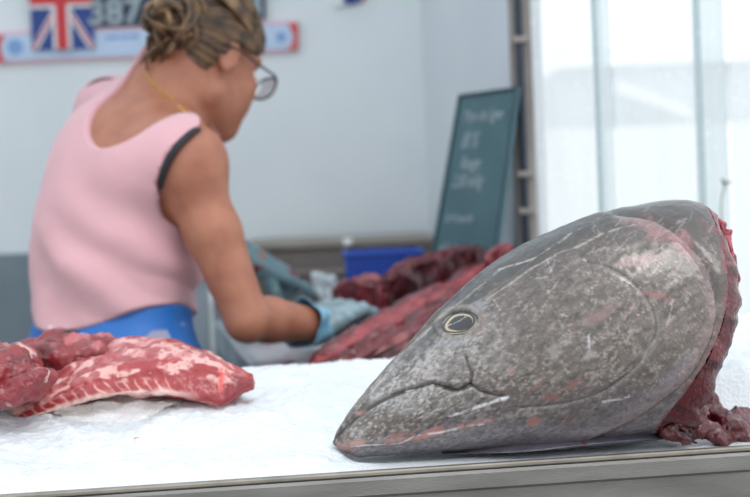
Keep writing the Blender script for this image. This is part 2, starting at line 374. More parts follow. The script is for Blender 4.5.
# ------------------------------------------------------------------ sign on the back wall
ys = YW-.012
def sq(pxs, m, name, par, dep=.004, y=ys):
    q = [P(a, b, y) for a, b in pxs]; n = len(q); V = q+[p+A(0, dep, 0) for p in q]
    F = [tuple(range(n))[::-1], tuple(range(n, 2*n))]+[(i, (i+1) % n, n+(i+1) % n, n+i) for i in range(n)]
    return meshobj(name, V, F, m, par, smooth=False)
e = emp('banner_sign', P(150, 62, YW-.01)); tag(e, 'long pale blue wall banner with a British flag, navy number plate and red ends', 'sign')
sl = lambda x: (298-x)*12/298+51
band = [(x, y) for x, y in ((0, 0),)]
sq([(-30, 33.5), (298, 20.5), (298, 51.5), (-30, 65)], M['pinkline'], 'border', e, .012)
sq([(-30, 36.5), (298, 23.5), (298, 48.5), (-30, 62)], M['strip'], 'strip', e, .004, ys-.003)
sq([(287, 24), (298, 23.2), (298, 49), (287, 49.6), (292, 44), (293.5, 36.5), (291, 29)], M['orange'], 'red_end', e, .003, ys-.005)
sq([(-12, 36), (5, 35.3), (1, 42), (0.5, 49), (2, 56), (6, 61), (-12, 62)], M['orange'], 'red_end', e, .003, ys-.005)
for cx, cy, r in ((281, 37, 5), (15, 47, 8)):
    sq([(cx+r*math.cos(a), cy+r*math.sin(a)) for a in np.linspace(0, 2*math.pi, 20)[:-1]], M['emblem'], 'emblem', e, .003, ys-.005)
for x0, x1 in ((105, 118), (120, 126), (128, 139)):               # small illegible line of print
    sq([(x0, 35+(118-x0)*.04), (x1, 35+(118-x1)*.04), (x1, 38.5+(118-x1)*.04), (x0, 38.5+(118-x0)*.04)], M['emblem'], 'print', e, .002, ys-.005)
sq([(84, -22), (265, -29), (265, 19), (92, 27)], M['navy'], 'number_plate', e, .006, ys-.006)
def text_mesh(name, txt, base, ux, uy, size, m, par, shear=0, dep=.003, spacing=1.0, off=0.0):
    cu = bpy.data.curves.new(name, 'FONT'); cu.body = txt; cu.size = 1; cu.shear = shear; cu.space_character = spacing; cu.offset = off
    o = bpy.data.objects.new(name, cu); COL.objects.link(o); bpy.context.view_layer.update()
    me = bpy.data.meshes.new_from_object(o.evaluated_get(bpy.context.evaluated_depsgraph_get()))
    V = np.array([v.co[:] for v in me.vertices]); F = [tuple(p.vertices) for p in me.polygons]; bpy.data.objects.remove(o); bpy.data.curves.remove(cu); bpy.data.meshes.remove(me)
    n = nrm(np.cross(ux, uy)); W = base+np.outer(V[:, 0]*size, ux)+np.outer(V[:, 1]*size, uy); k = len(W)
    V2 = np.concatenate([W+n*dep, W]); F2 = F+[tuple(i+k for i in f)[::-1] for f in F]
    return meshobj(name, V2, F2, m, par, smooth=False)
ux = nrm(P(300, 50, ys)-P(0, 62, ys)); uy = nrm(np.cross(A(0, -1, 0), ux)); uy = nrm(A(-ux[2], 0, ux[0]))
text_mesh('digits', '387', P(88, 24.5, ys-.008), ux, uy, .088, M['digit'], e, spacing=1.05, off=.03)
text_mesh('digits', '8', P(245, 17, ys-.008), ux, uy, .088, M['digit'], e, off=.03)
def union_jack(c, w, h, y, par):
    """flag panel centred on pixel c, w x h pixels"""
    ax, ay = ux, uy; C = P(c[0], c[1], y); s = y/FPX
    def quad(pts, m, name, d): 
        q = [C+ax*(a*w*s/2)+ay*(b*h*s/2)+A(0, -d, 0) for a, b in pts]; n = len(q); V = q+[p+A(0, .002, 0) for p in q]
        meshobj(name, V, [tuple(range(n)), tuple(range(n, 2*n))[::-1]]+[(i, n+i, n+(i+1) % n, (i+1) % n) for i in range(n)], m, fl, smooth=False)
    fl = meshobj('flag', [C+ax*(a*w*s/2)+ay*(b*h*s/2)+A(0, d, 0) for d in (0, .003) for a, b in ((-1, -1), (1, -1), (1, 1), (-1, 1))], [(0, 1, 2, 3), (7, 6, 5, 4), (0, 4, 5, 1), (1, 5, 6, 2), (2, 6, 7, 3), (3, 7, 4, 0)], M['fblue'], par, smooth=False)
    def bar(p, q, t, m, name, d):
        p = A(*p); q = A(*q); dd = A((q-p)[0]*w, (q-p)[1]*h); nn = nrm(A(-dd[1], dd[0])); o = A(nn[0]*t/w*2, nn[1]*t/h*2)
        quad([np.clip(v, -1, 1) for v in (p-o, q-o, q+o, p+o)], m, name, d)
    for p, q in (((-1, -1), (1, 1)), ((-1, 1), (1, -1))):
        bar(p, q, 6, M['fwhite'], 'white_saltire', .002); bar(p, q, 2.0, M['red'], 'red_saltire', .004)
    bar((-1, 0), (1, 0), 8, M['fwhite'], 'white_cross', .006); bar((0, -1), (0, 1), 9, M['fwhite'], 'white_cross', .0065)
    bar((-1, 0), (1, 0), 4.5, M['red'], 'red_cross', .008); bar((0, -1), (0, 1), 5.5, M['red'], 'red_cross', .0085)
union_jack((61, 0), 62, 98, ys-.010, e)
union_jack((224, -26), 44, 90, ys-.010, e)
e2 = emp('pennant', P(348, 6, YW-.02)); tag(e2, 'red white and blue pennant tip at the top of the wall', 'flag')
for pts, m, nm in ([[(338, -25), (362, -27), (361, 1), (350, 5), (344, 2)], M['fblue'], 'blue_field'], [[(329, -25), (338, -25), (344, 2), (336, 8), (333, 3)], M['fwhite'], 'white_stripe'], [[(362, -27), (372, -27), (366, -2), (361, 1)], M['red'], 'red_stripe']):
    sq(pts, m, nm, e2, .014, ys)

# ------------------------------------------------------------------ front counter
Rl = Pz(100, 491, ZR); Rr = Pz(740, 448.5, ZR); cx = nrm(A(*(Rr-Rl)[:2])); cy = A(-cx[1], cx[0]); CO = A(*Rl[:2])
def CT(v): return A(*(CO+cx*v[0]+cy*v[1]), v[2])
def toC(p): q = np.asarray(p)[..., :2]-CO; return q@cx, q@cy
e = emp('display_counter', CT((.2, .3, 0))); tag(e, 'stainless steel fish display counter in front holding the ice', 'counter')
MB().box((-1.1, 0, ZR-.004), (1.0, .012, ZR+.0015), CT, .0015).build('rim_lip', M['rim'], e)
MB().box((-1.1, -.004, ZR-.026), (1.0, .012, ZR-.0045), CT, .003).box((-1.1, .002, .35), (1.0, .014, ZR-.026), CT).build('front_panel', M['steel'], e)
MB().box((-1.1, .012, ZR-.07), (1.0, .56, ZR-.05), CT).build('basin_floor', M['steel'], e)
MB().box((-1.1, .55, .35), (1.0, .562, ZR+.004), CT, .002).build('back_panel', M['steel'], e)
MB().box((-1.112, 0, .35), (-1.1, .562, ZR), CT).build('end_panel', M['steel'], e); MB().box((1.0, 0, .35), (1.012, .562, ZR), CT).build('end_panel', M['steel'], e)
for lx in (-1.07, .97):
    for ly in (.03, .53): MB().box((lx-.02, ly-.02, 0), (lx+.02, ly+.02, .4), CT, .003).build('leg', M['steel'], e)

# ------------------------------------------------------------------ tuna head
FPSI = math.radians(8.2); ea = A(math.cos(FPSI), math.sin(FPSI), 0); eb = A(0, 0, 1); ec = A(math.sin(FPSI), -math.cos(FPSI), 0)
FO = A(0.12, 1.752, ZR)
def Lp(px, py, c=0.0):
    p = Pplane(px, py, FO+ec*c, ec); return A((p-FO)@ea, (p-FO)@eb)
def FW3(a, b, c): return FO+a[..., None]*ea+b[..., None]*eb+c[..., None]*ec
TOPP = [(333, 441), (336, 432), (345, 418), (362, 396), (382, 372), (400, 353), (425, 325), (450, 300), (480, 273), (510, 252), (540, 236), (570, 223), (600, 212), (630, 206), (660, 201), (685, 200), (707, 203), (760, 206)]
BOTP = [(333, 442), (337, 449), (346, 456), (365, 463), (395, 472), (430, 474), (480, 469), (520, 463), (570, 454), (620, 446), (660, 440), (760, 434)]
tp = np.array([Lp(*p) for p in TOPP]); bp_ = np.array([Lp(*p, .035) for p in BOTP]); bp_[0] = tp[0]-A(0, .001); bp_[0, 0] = tp[0, 0]
A0 = tp[0, 0]; A1 = Lp(742, 300)[0]
def mono(pts, n=600):
    q = crs(pts, n); q = q[np.argsort(q[:, 0])]; return lambda a: np.interp(a, q[:, 0], q[:, 1])
ftop = mono(tp); fbot0 = mono(bp_); fbot = lambda a: np.minimum(np.maximum(fbot0(a), .0015), ftop(a)-.0005)
wk = [(333, .004), (338, .014), (350, .024), (370, .036), (400, .050), (440, .067), (480, .082), (520, .095), (560, .105), (620, .114), (680, .117), (760, .115)]
wx = np.array([Lp(p, 340)[0] for p, _ in wk]); ww = np.array([w_ for _, w_ in wk]); fW = lambda a: np.interp(a, wx, ww)
def fc(a, b):
    t, bo = ftop(a), fbot(a); v = np.clip((b-bo)/(t-bo+1e-9), 0, 1)*2-1; v = v+.10*(1-v*v)
    return fW(a)*np.clip(1-np.abs(v)**2.3, 0, 1)**.56
def Ls(px, py):                                   # pixel -> (a, b) on the near flank
    c = .05
    for _ in range(12):
        q = Lp(px, py, c); c = .5*c+.5*float(fc(q[0], q[1]))
    return q
def LL(pts, n=None):
    q = np.array([Ls(*p) for p in pts]); return q if n is None else crs(q, n)
mouth = LL([(333, 442), (345, 426), (366, 408), (394, 394), (415, 388), (433, 384), (446, 388), (458, 390), (470, 385)], 40)
maxl = LL([(470, 385), (472, 376), (468, 366), (466, 358)], 12); maxl2 = LL([(470, 384), (482, 392), (504, 397)], 14)
preop = LL([(586, 263), (612, 270), (640, 290), (655, 322), (648, 350), (625, 374), (596, 392), (560, 402), (520, 407)], 60)
operc = LL([(618, 216), (655, 222), (682, 240), (703, 265), (714, 292), (716, 320), (706, 350), (688, 378), (660, 402), (625, 424), (580, 442), (540, 449), (500, 452), (470, 456)], 90)
isth = LL([(384, 467), (473, 457), (550, 449), (604, 441), (652, 432)], 40)
border = np.array([Ls(*p) for p in [(700, 196), (708, 207), (714, 218), (721, 240), (727, 268), (728, 295), (722, 328), (708, 360), (691, 386), (675, 407), (662, 422), (656, 434), (645, 446), (630, 470)]]); borderc = crs(border, 120)
jawl = LL([(334, 444), (348, 445), (380, 443), (420, 438), (455, 430), (500, 420), (540, 413)], 40)
eyec = Ls(459.5, 323)
NA, NT = 430, 300
sa = np.linspace(0, 1, NA); aa = A0+.0004+(A1-A0)*np.minimum(sa**1.15, 1)
th = np.linspace(0, 2*math.pi, NT+1)[:-1]; th = th-.55*np.sin(th)*0
near = (np.arange(NT)/NT)
tt = np.where(near < .72, near/.72*math.pi, math.pi+(near-.72)/.28*math.pi)    # dense near flank, coarse far flank
Ag, Tg = np.meshgrid(aa, tt, indexing='ij')
vv = np.cos(Tg); bo, to = fbot(Ag), ftop(Ag); Bg = bo+(to-bo)*(vv+1)/2
v2 = vv+.10*(1-vv*vv); Cg = fW(Ag)*np.clip(1-np.abs(v2)**2.3, 0, 1)**.56*np.where(Tg < math.pi, 1, -1)
G = FW3(Ag, Bg, Cg); Nn = grid_normals(G, True)
if np.mean((Nn*ec).sum(-1)[:, 60:140]) < 0: Nn = -Nn
AB = np.stack([Ag, Bg], -1)
dm = poly_dist(AB, mouth); dmx = np.minimum(poly_dist(AB, maxl), poly_dist(AB, maxl2)); dp = poly_dist(AB, preop); do = poly_dist(AB, operc); dis = poly_dist(AB, isth); djl = poly_dist(AB, jawl)
opoly = np.concatenate([operc, LL([(470, 440), (480, 300), (560, 240)])]); inop = in_poly(AB, opoly)
ppoly = np.concatenate([preop, LL([(500, 380), (500, 300)])]); inpp = in_poly(AB, ppoly)
gs = lambda d, s: np.exp(-(d/s)**2)
disp = np.zeros_like(Ag); pxl0 = lambda px: Ls(px, 340)[0]
disp -= .0040*gs(dm, .0028)+.0022*gs(dmx, .0022)
disp += (np.where(inop, .0042*ss(0, .010, do), -.0030*gs(do, .006))+.0014*gs(do-.004, .004)*inop)*ss(pxl0(470), pxl0(600), Ag)
disp += np.where(inpp, .0010*ss(0, .006, dp)*ss(pxl0(500), pxl0(590), Ag), 0)-.0011*gs(dp, .0016)
disp -= .0030*gs(dis, .0025)
disp += .0016*gs(djl, .003)
eax = nrm(A(math.cos(math.radians(24)), math.sin(math.radians(24)))); eay = A(-eax[1], eax[0])
eq = AB-eyec; ex = eq@eax/.0182; ey = eq@eay/.0104; er = np.sqrt(ex**2+ey**2)
disp += .0016*gs(er-1.25, .22)-.0055*ss(1.1, .75, er)
P3 = np.stack([Ag, Bg, Cg], -1)
disp += .0010*fbm(P3*38, 3)+.0004*fbm(P3*150, 3)
disp *= ss(0, .02, Ag-A0)*.85+.15
G = G+Nn*disp[..., None]
# skin colour
def c3(c): return lin(c)
ca, sa_ = math.cos(math.radians(32)), math.sin(math.radians(32))
Rt = np.stack([Ag*ca+Bg*sa_, -Ag*sa_+Bg*ca, Cg], -1)
n1 = fbm(Rt*A(16, 70, 16), 4); n2 = fbm(P3*26+5, 4); n3 = fbm(Rt*A(70, 260, 60)+9, 3); n4 = fbm(P3*90+3, 3)
pxl = lambda px: Ls(px, 340)[0]
hrel = (Bg-bo)/(to-bo+1e-9)
col = np.zeros(Ag.shape+(3,)); col[:] = c3((106, 99, 94)); n8 = fbm(Rt*A(260, 520, 260)+5, 2)
def mixc(f, c):
    global col
    f = np.clip(f, 0, 1)[..., None]; col = col*(1-f)+c3(c)*f
n5 = fbm(Rt*A(40, 190, 40)+31, 4); n6 = fbm(P3*240+3, 2); n7 = fbm(Rt*A(120, 330, 120)+77, 3)
mixc(.45*ss(-.3, .6, n1*.6+n2*.6), (96, 87, 82))
mixc(.35*ss(-.05, .5, n5+.5*n6), (84, 77, 73)); mixc(.30*ss(-.1, .5, n7+.3*n2), (150, 143, 138)); mixc(.55*ss(.05, .5, n8+.35*n1+.2*n6), (168, 161, 156)); mixc(.4*ss(.1, .5, -n8+.4*n2), (74, 68, 65)); mixc(.25*ss(.15, .6, n3+.4*n6), (164, 158, 153)); mixc(.3*ss(.1, .6, n2+.4*n4), (142, 136, 132))
front = 1-ss(pxl(430), pxl(545), Ag)
mixc(.50*front*ss(-.3, .4, n2+.4*n4+.4*n7), (158, 157, 156)); mixc(.35*front*ss(.0, .45, .6*n4+.6*n5+.5*n6), (68, 65, 65)); mixc(.32*front*ss(.1, .5, -n8+.5*n5), (66, 63, 63)); mixc(.38*front*ss(.1, .6, n8+.5*n2), (184, 183, 182))
mixc(.85*ss(.82, .97, hrel+.05*n2)*ss(pxl(350), pxl(470), Ag), (66, 62, 62))
mixc(.8*(1-inop)*ss(pxl(640), pxl(690), Ag)*ss(.5, .75, hrel), (84, 77, 73))
mixc(.5*ss(.42, .12, hrel+.06*n2), (118, 115, 124)); mixc(.35*ss(.4, .1, hrel)*ss(.0, .4, n7), (150, 146, 154))
mixc(.5*inop*ss(.0, .45, .4*n1+.5*n4+.6*n5+.5*n8)*ss(.4, .6, hrel), (72, 65, 61))
col = np.clip(.15*(np.maximum(col, 1e-4)/.15)**1.25, 0, .9)
mixc(.6*gs(do-.006, .006)*inop*ss(-.6, .3, n7+.3), (158, 136, 136)); mixc(.4*gs(do-.016, .008)*inop*ss(.5, .3, hrel), (160, 152, 162))
dpf = ss(pxl(590), pxl(625), Ag+.6*np.maximum(0, .6-hrel)); mixc(.6*dpf*gs(dp, .0011)*ss(-.5, .2, n2+.5), (70, 66, 66)); mixc(.25*dpf*gs(dp-.0028, .0016), (160, 156, 156))
mixc(.95*gs(dm, .0018), (26, 26, 30)); mixc(.9*gs(dmx, .0013), (34, 36, 42)); mixc(.8*gs(dis, .0012), (54, 44, 52)); 
def patch(px, py, rx, ry, ang, c, f, thr=-.1):
    q = AB-Ls(px, py); a = math.radians(ang); u = (q[..., 0]*math.cos(a)+q[..., 1]*math.sin(a))/(rx/945); v = (-q[..., 0]*math.sin(a)+q[..., 1]*math.cos(a))/(ry/945)
    mixc(f*ss(1.1, .35, np.sqrt(u*u+v*v)+.7*n4+.6*n5+.35*n6), tuple(k*.87 for k in c))
for a in [(672, 240, 26, 14, -32, (164, 108, 108), 1), (655, 233, 30, 14, -20, (182, 140, 140), .7), (652, 296, 16, 5, -20, (170, 124, 118), .9), (668, 298, 10, 5, 0, (168, 122, 118), .7), (596, 318, 26, 8, 25, (162, 130, 126), .75), (640, 262, 26, 7, 10, (186, 156, 154), .7),
          (352, 446, 20, 8, 12, (196, 148, 140), .95), (395, 440, 42, 8, 14, (186, 140, 133), .85), (440, 430, 26, 6, 14, (214, 156, 146), .75), (470, 424, 20, 4, 14, (206, 150, 146), .6), (357, 412, 8, 3, 30, (220, 160, 150), .7), (533, 388, 6, 3, 20, (172, 122, 114), .95), (540, 384, 7, 3, 60, (172, 122, 114), .9), (551, 396, 9, 3, 10, (170, 120, 114), .9), (574, 381, 12, 3, 32, (170, 120, 114), .95), (534, 420, 6, 6, 30, (216, 152, 144), .8), (564, 418, 9, 2, 62, (206, 150, 148), .8), (574, 417, 7, 2, 62, (206, 150, 148), .7), (512, 373, 4, 3, 0, (222, 150, 140), .8), (590, 330, 3, 2, 0, (190, 120, 110), .6),
          (550, 350, 18, 8, 20, (186, 182, 180), .6), (590, 355, 8, 5, 20, (200, 196, 196), .6), (478, 308, 10, 6, 60, (172, 176, 182), .7), (452, 342, 14, 5, 10, (172, 176, 182), .6), (700, 275, 10, 26, 70, (84, 72, 70), .5), (705, 225, 9, 9, 0, (150, 96, 98), .6)]: patch(*a)
rn = np.random.default_rng(12)
def scratch(x0, y0, x1, y1, wd, c, f):
    a, b = Ls(x0, y0), Ls(x1, y1); m = (a+b)/2+rn.normal(0, .03, 2)*np.linalg.norm(b-a)
    pl = crs([a, m, b], 8); lo, hi = pl.min(0)-.006, pl.max(0)+.006
    k = (Ag > lo[0]) & (Ag < hi[0]) & (Bg > lo[1]) & (Bg < hi[1])
    if k.any():
        d = poly_dist(AB[k], pl)+.0004*n4[k]; ff = np.clip(f*ss(wd, wd*.3, d)*ss(-.45, .25, n3[k]+.5*n6[k])*.95, 0, 1)[:, None]; col[k] = col[k]*(1-ff)+c3(c)*ff
for s in [((372, 392), (440, 319)), ((440, 319), (500, 269)), ((500, 269), (580, 229))]: scratch(*s[0], *s[1], .0013, (188, 180, 168), .75)
for s in [((555, 257), (600, 238)), ((600, 238), (642, 226)), ((486, 300), (512, 284)), ((512, 284), (556, 258))]: scratch(*s[0], *s[1], .0013, (180, 172, 164), .7)
for s in [((398, 443), (440, 432)), ((440, 432), (486, 423)), ((352, 446), (398, 443))]: scratch(*s[0], *s[1], .0014, (226, 222, 226), .9)
for s in [((449, 416), (480, 406)), ((480, 406), (508, 397))]: scratch(*s[0], *s[1], .0024, (236, 238, 242), .95)
for s in [((405, 391), (432, 385)), ((602, 400), (628, 394)), ((588, 336), (588, 350))]: scratch(*s[0], *s[1], .0018, (222, 222, 226), .8)
for s in [((556, 262), (548, 278)), ((548, 278), (536, 280)), ((548, 262), (553, 276)), ((500, 310), (494, 300)), ((654, 340), (640, 362)), ((640, 362), (608, 380)), ((672, 300), (664, 330))]: scratch(*s[0], *s[1], .0012, (190, 186, 186), .75)
for i in range(130):
    x, y = rn.uniform(585, 712), rn.uniform(222, 345); a = rn.choice([-.9, .75, .85, .6, 1.1])+rn.normal(0, .2); l = rn.uniform(6, 24)
    scratch(x, y, x+l*math.cos(a), y-l*math.sin(a), rn.uniform(.0006, .0011), [(182, 164, 162), (184, 150, 148), (172, 168, 166)][i % 3], rn.uniform(.35, .75))
for i in range(90):
    x, y = rn.uniform(400, 690), rn.uniform(290, 440); a = .5+rn.normal(0, .5); l = rn.uniform(4, 20)
    scratch(x, y, x+l*math.cos(a), y-l*math.sin(a), rn.uniform(.0005, .0010), [(190, 188, 190), (84, 80, 80), (200, 170, 166)][i % 3], rn.uniform(.3, .7))
mixc(.5*gs(er-1.22, .12), (140, 132, 124)); mixc(.6*gs(er-1.45, .15)*(ex > 0), (150, 130, 128))
mixc(1.0*ss(1.08, .95, er), (24, 24, 28))
bd = poly_dist(AB, borderc)
cpoly = np.concatenate([borderc, [A(A0-.05, -.1), A(A0-.05, .5), A(border[0, 0], .5)]]); inside = in_poly(AB, cpoly)
mixc(.7*ss(.006, .0005, bd+.004*n4), (132, 66, 74))
# split the one surface into its parts
fm = inside & np.roll(inside, -1, 1); fm[:-1] &= fm[1:]
kg = inop & (Ag > pxl(566)-.4*(hrel-.3)*0) & (~inpp)
jaw = (Bg < np.interp(Ag, mouth[:, 0], mouth[:, 1])) & (Ag < Ls(505, 400)[0]) & (np.abs(Cg) >= 0)
jaw &= ~((Ag > mouth[-1, 0]) & (Bg > np.interp(Ag, maxl2[:, 0], maxl2[:, 1])))
part = np.where(jaw, 1, np.where(kg, 2, 0))
tuna = emp('tuna_fish', FO+ea*.1); tag(tuna, 'large cut grey tuna head lying on the steel counter, eye facing us', 'fish')
V = G.reshape(-1, 3); C = col.reshape(-1, 3)*.78; ii = np.arange(NA-1)
for k, nm in ((0, 'head_skin'), (1, 'lower_jaw'), (2, 'gill_cover')):
    mk = fm & (part == k); F = grid_faces(NA, NT, True, mk)
    v_, f_, c_ = compact(V, F, C); meshobj(nm, v_, f_, M['fish'], tuna, c_)
# eye
n = 40; rr = np.linspace(0, 1, 22); an = np.linspace(0, 2*math.pi, n+1)[:-1]; RR, AN = np.meshgrid(rr, an, indexing='ij')
qx = RR*np.cos(AN)*.0190; qx = np.where(qx < 0, qx*1.08, qx); qy = RR*np.sin(AN)*.0108*(1-.25*np.clip(-np.cos(AN), 0, 1))
qa = eyec[0]+qx*eax[0]+qy*eay[0]; qb = eyec[1]+qx*eax[1]+qy*eay[1]; qc = fc(qa, qb)-.0022+.0040*(1-RR**2)
ecx = np.zeros(RR.shape+(3,)); ecx[:] = c3((14, 16, 22)); 
rid = RR
def em(f, c):
    global ecx
    f = np.clip(f, 0, 1)[..., None]; ecx = ecx*(1-f)+c3(c)*f
em(gs(rid-.70, .07), (196, 178, 146)); em(gs(rid-.98, .06), (206, 192, 166)); em(gs(rid-.84, .06+.04*(qx > 0)), (20, 18, 20))
dsc = np.abs(qy-.1*qx-.0030); em(.9*ss(.0005, .0002, dsc)*(RR < .72), (176, 164, 140))
eo = meshobj('eye', FW3(qa, qb, qc).reshape(-1, 3), grid_faces(22, n, True), M['eye'], tuna, ecx.reshape(-1, 3)); tag(eo, 'dark eye with cream ring')
pr = np.linspace(0, .6, 10); RR, AN = np.meshgrid(pr, an, indexing='ij'); qx = RR*np.cos(AN)*.0190; qy = RR*np.sin(AN)*.0112; qa = eyec[0]+.0018+qx*eax[0]+qy*eay[0]; qb = eyec[1]+qx*eax[1]+qy*eay[1]
qc = fc(qa, qb)-.0018+.0040*(1-RR**2); pcx = np.zeros(RR.shape+(3,)); pcx[:] = c3((12, 16, 26)); dd = np.abs(qy-.1*(qx+.0018)-.0030)[..., None]; pcx = np.where(dd < .0004, c3((150, 142, 124)), pcx)
meshobj('pupil', FW3(qa, qb, qc).reshape(-1, 3), grid_faces(10, n, True), M['eye'], eo, pcx.reshape(-1, 3))
# cut face, bulging red flesh
nb_, nw = 150, 70; bc = crs(border[1:13], nb_); w_ = np.linspace(-1, 1, nw)
Bu, Wv = np.meshgrid(np.linspace(0, 1, nb_), w_, indexing='ij')
Ba = bc[:, 0][:, None]+0*Wv; Bb = bc[:, 1][:, None]+0*Wv
outw = np.gradient(bc, axis=0); outw = np.stack([-outw[:, 1], outw[:, 0]], -1); outw /= np.linalg.norm(outw, axis=1)[:, None]
cen = Ls(620, 330)
sgn = np.sign(((bc-cen)*outw).sum(1)); outw *= sgn[:, None]
blg = (.0235+.007*fbm(np.stack([Bu*16, Wv*2, Wv*0], -1), 3))*(1-np.abs(Wv)**12)*ss(0, .14, Bu+.05); blg = blg*(.45+.55*ss(.1, .4, Bu)+.75*ss(.45, .68, Bu))
Ca = fc(Ba, Bb)*Wv*.995; q = np.stack([Ba*60, Bb*60, Ca*60], -1)
ns = fbm(q*1.6, 4); blg = blg+.0035*ns*(np.abs(Wv) < .99)+.003*np.abs(fbm(q*.6+4, 3))-.0015
Ga = Ba+outw[:, 0][:, None]*blg; Gb = np.maximum(Bb+outw[:, 1][:, None]*blg, .003)
fcol = np.zeros(Ba.shape+(3,)); fcol[:] = c3((104, 24, 38))
def fmx(C, f, c): f = np.clip(f, 0, 1)[..., None]; return C*(1-f)+c3(c)*f
fcol = fmx(fcol, ss(-.1, .5, ns), (62, 8, 18)); fcol = fmx(fcol, (.6*ss(.15, .5, fbm(q*.9+8, 3))), (146, 54, 64)); fcol = fmx(fcol, .8*ss(.22, .0, Bu), (150, 76, 78)); fcol = fmx(fcol, .6*ss(.35, .55, fbm(q*2.2+8, 3)), (176, 112, 114))
meshobj('cut_flesh', FW3(Ga, Gb, Ca).reshape(-1, 3), grid_faces(nb_, nw), M['flesh'], tuna, fcol.reshape(-1, 3)*.66)
# ragged skin edge of the nape, torn red strip
def sdf_lump(name, prims, m, parent, cf, h=.003, nf=(60, .004), k=.012, it=1, label=None):
    lo = np.min([np.minimum(a, b)-max(r0, r1)-.03 for a, b, r0, r1 in prims], 0); hi = np.max([np.maximum(a, b)+max(r0, r1)+.03 for a, b, r0, r1 in prims], 0)
    f = Field(lo, hi, h)
    for a, b, r0, r1 in prims: f.cone(a, b, r0, r1, k)
    g = f.grid(); f.F += (nf[1]*fbm(g*nf[0], 3)).astype(np.float32)
    v, fa = f.mesh(); v = relax(v, fa, it); return meshobj(name, v, fa, m, parent, cf(v) if cf else None)
def fl3(px, py, c): q = Lp(px, py, c); return FO+ea*q[0]+eb*q[1]+ec*c
def fleshcol(v):
    a = np.zeros_like(v); a[:] = c3((88, 12, 24)); n = fbm(v*90, 3); a = fmx(a, ss(0, .5, n), (44, 5, 12)); a = fmx(a, .7*ss(.25, .5, fbm(v*60+7, 3)), (136, 34, 48)); return fmx(a, .6*ss(.45, .62, fbm(v*150+3, 3)), (188, 136, 140))
pr = []
for x, y, c, r in [(664, 432, .055, .008), (676, 428, .05, .011), (690, 420, .04, .013), (700, 430, .05, .011), (712, 414, .02, .013), (716, 434, .05, .010), (728, 426, .03, .013), (742, 432, .03, .012), (754, 438, .04, .009), (684, 438, .06, .007), (722, 441, .055, .006), (703, 402, .03, .012), (738, 418, .0, .011), (694, 410, .045, .010), (680, 420, .05, .010)]:
    a = fl3(x, y, c); pr.append((a, a+ea*.012+ec*-.015, r, r*.8))
sdf_lump('gill_flesh', pr, M['flesh'], tuna, lambda v: fleshcol(v)*.8, .0022, (120, .0065), .009)
pr = [(fl3(708, 213, .03), fl3(722, 224, .04), .0035, .0035), (fl3(722, 224, .04), fl3(726, 240, .05), .003, .004), (fl3(728, 232, .05), fl3(732, 262, .06), .004, .004), (fl3(731, 262, .06), fl3(738, 280, .055), .004, .004)]
sdf_lump('torn_flesh', pr, M['flesh'], tuna, lambda v: fmx(np.tile(c3((170, 74, 84)), (len(v), 1)), ss(.1, .5, fbm(v*120, 3)), (120, 26, 40)), .0018, (160, .003), .005)
# throat: the darker underside showing beneath the gill cover
ta = np.linspace(Ls(440, 460)[0], Ls(668, 440)[0], 90); tb = np.linspace(0, 1, 24); TA, TB = np.meshgrid(ta, tb, indexing='ij')
thh = np.interp(TA, [ta[0], Ls(540, 450)[0], ta[-1]], [.006, .014, .026]); cmid = np.interp(TA, [ta[0], Ls(520, 450)[0], ta[-1]], [.040, .052, .054])
en_ = ss(0, .3, (TA-ta[0])/(ta[-1]-ta[0]))*ss(1, .75, (TA-ta[0])/(ta[-1]-ta[0])); cmid = cmid-.03*(1-en_); thh = thh*(.35+.65*en_)
ct = cmid+.013*np.sin(TB*math.pi)**.8-.03*(1-np.sin(TB*math.pi))*0-.02*np.abs(TB-.5)*2
gt = FW3(TA, .0015+thh*TB+.0008*fbm(np.stack([TA*60, TB*3, TA*0], -1), 3), ct)
tc_ = np.zeros(TA.shape+(3,)); tc_[:] = c3((128, 126, 138)); nn_ = fbm(np.stack([TA*50, TB*4, TA*0], -1), 4); tc_ = fmx(tc_, ss(-.1, .6, nn_), (96, 96, 108)); tc_ = fmx(tc_, .7*ss(Ls(560, 450)[0], Ls(610, 450)[0], TA), (84, 84, 98)); tc_ = fmx(tc_, .9*gs(TA-Ls(570, 453)[0], .002), (120, 36, 44)); tc_ = fmx(tc_, .7*ss(.9, 1, TB)*ss(Ls(560, 450)[0], Ls(600, 450)[0], TA), (150, 30, 44))
meshobj('throat', gt.reshape(-1, 3), grid_faces(90, 24), M['fish'], tuna, tc_.reshape(-1, 3)*.8)

# ------------------------------------------------------------------ ice
nx, ny = 520, 230; X = np.linspace(-1.08, .98, nx); Yv = np.linspace(.0125, .545, ny); XG, YG = np.meshgrid(X, Yv, indexing='ij')
XG = XG
WP = CO+XG[..., None]*cx+YG[..., None]*cy
W3 = np.stack([WP[..., 0], WP[..., 1], 0*XG], -1)
prof = np.interp(YG, [0, .05, .2, .38, .48, .545], [-.004, .010, .034, .054, .060, .055])
hgt = prof+.010*fbm(W3*7, 3)*ss(0, .12, YG)+.0050*fbm(W3*40, 3)*ss(0, .05, YG)
ll = np.abs(vnoise(W3*130))+.6*np.abs(vnoise(W3*260+3)); hgt += .0026*ll*ss(.0, .03, YG)
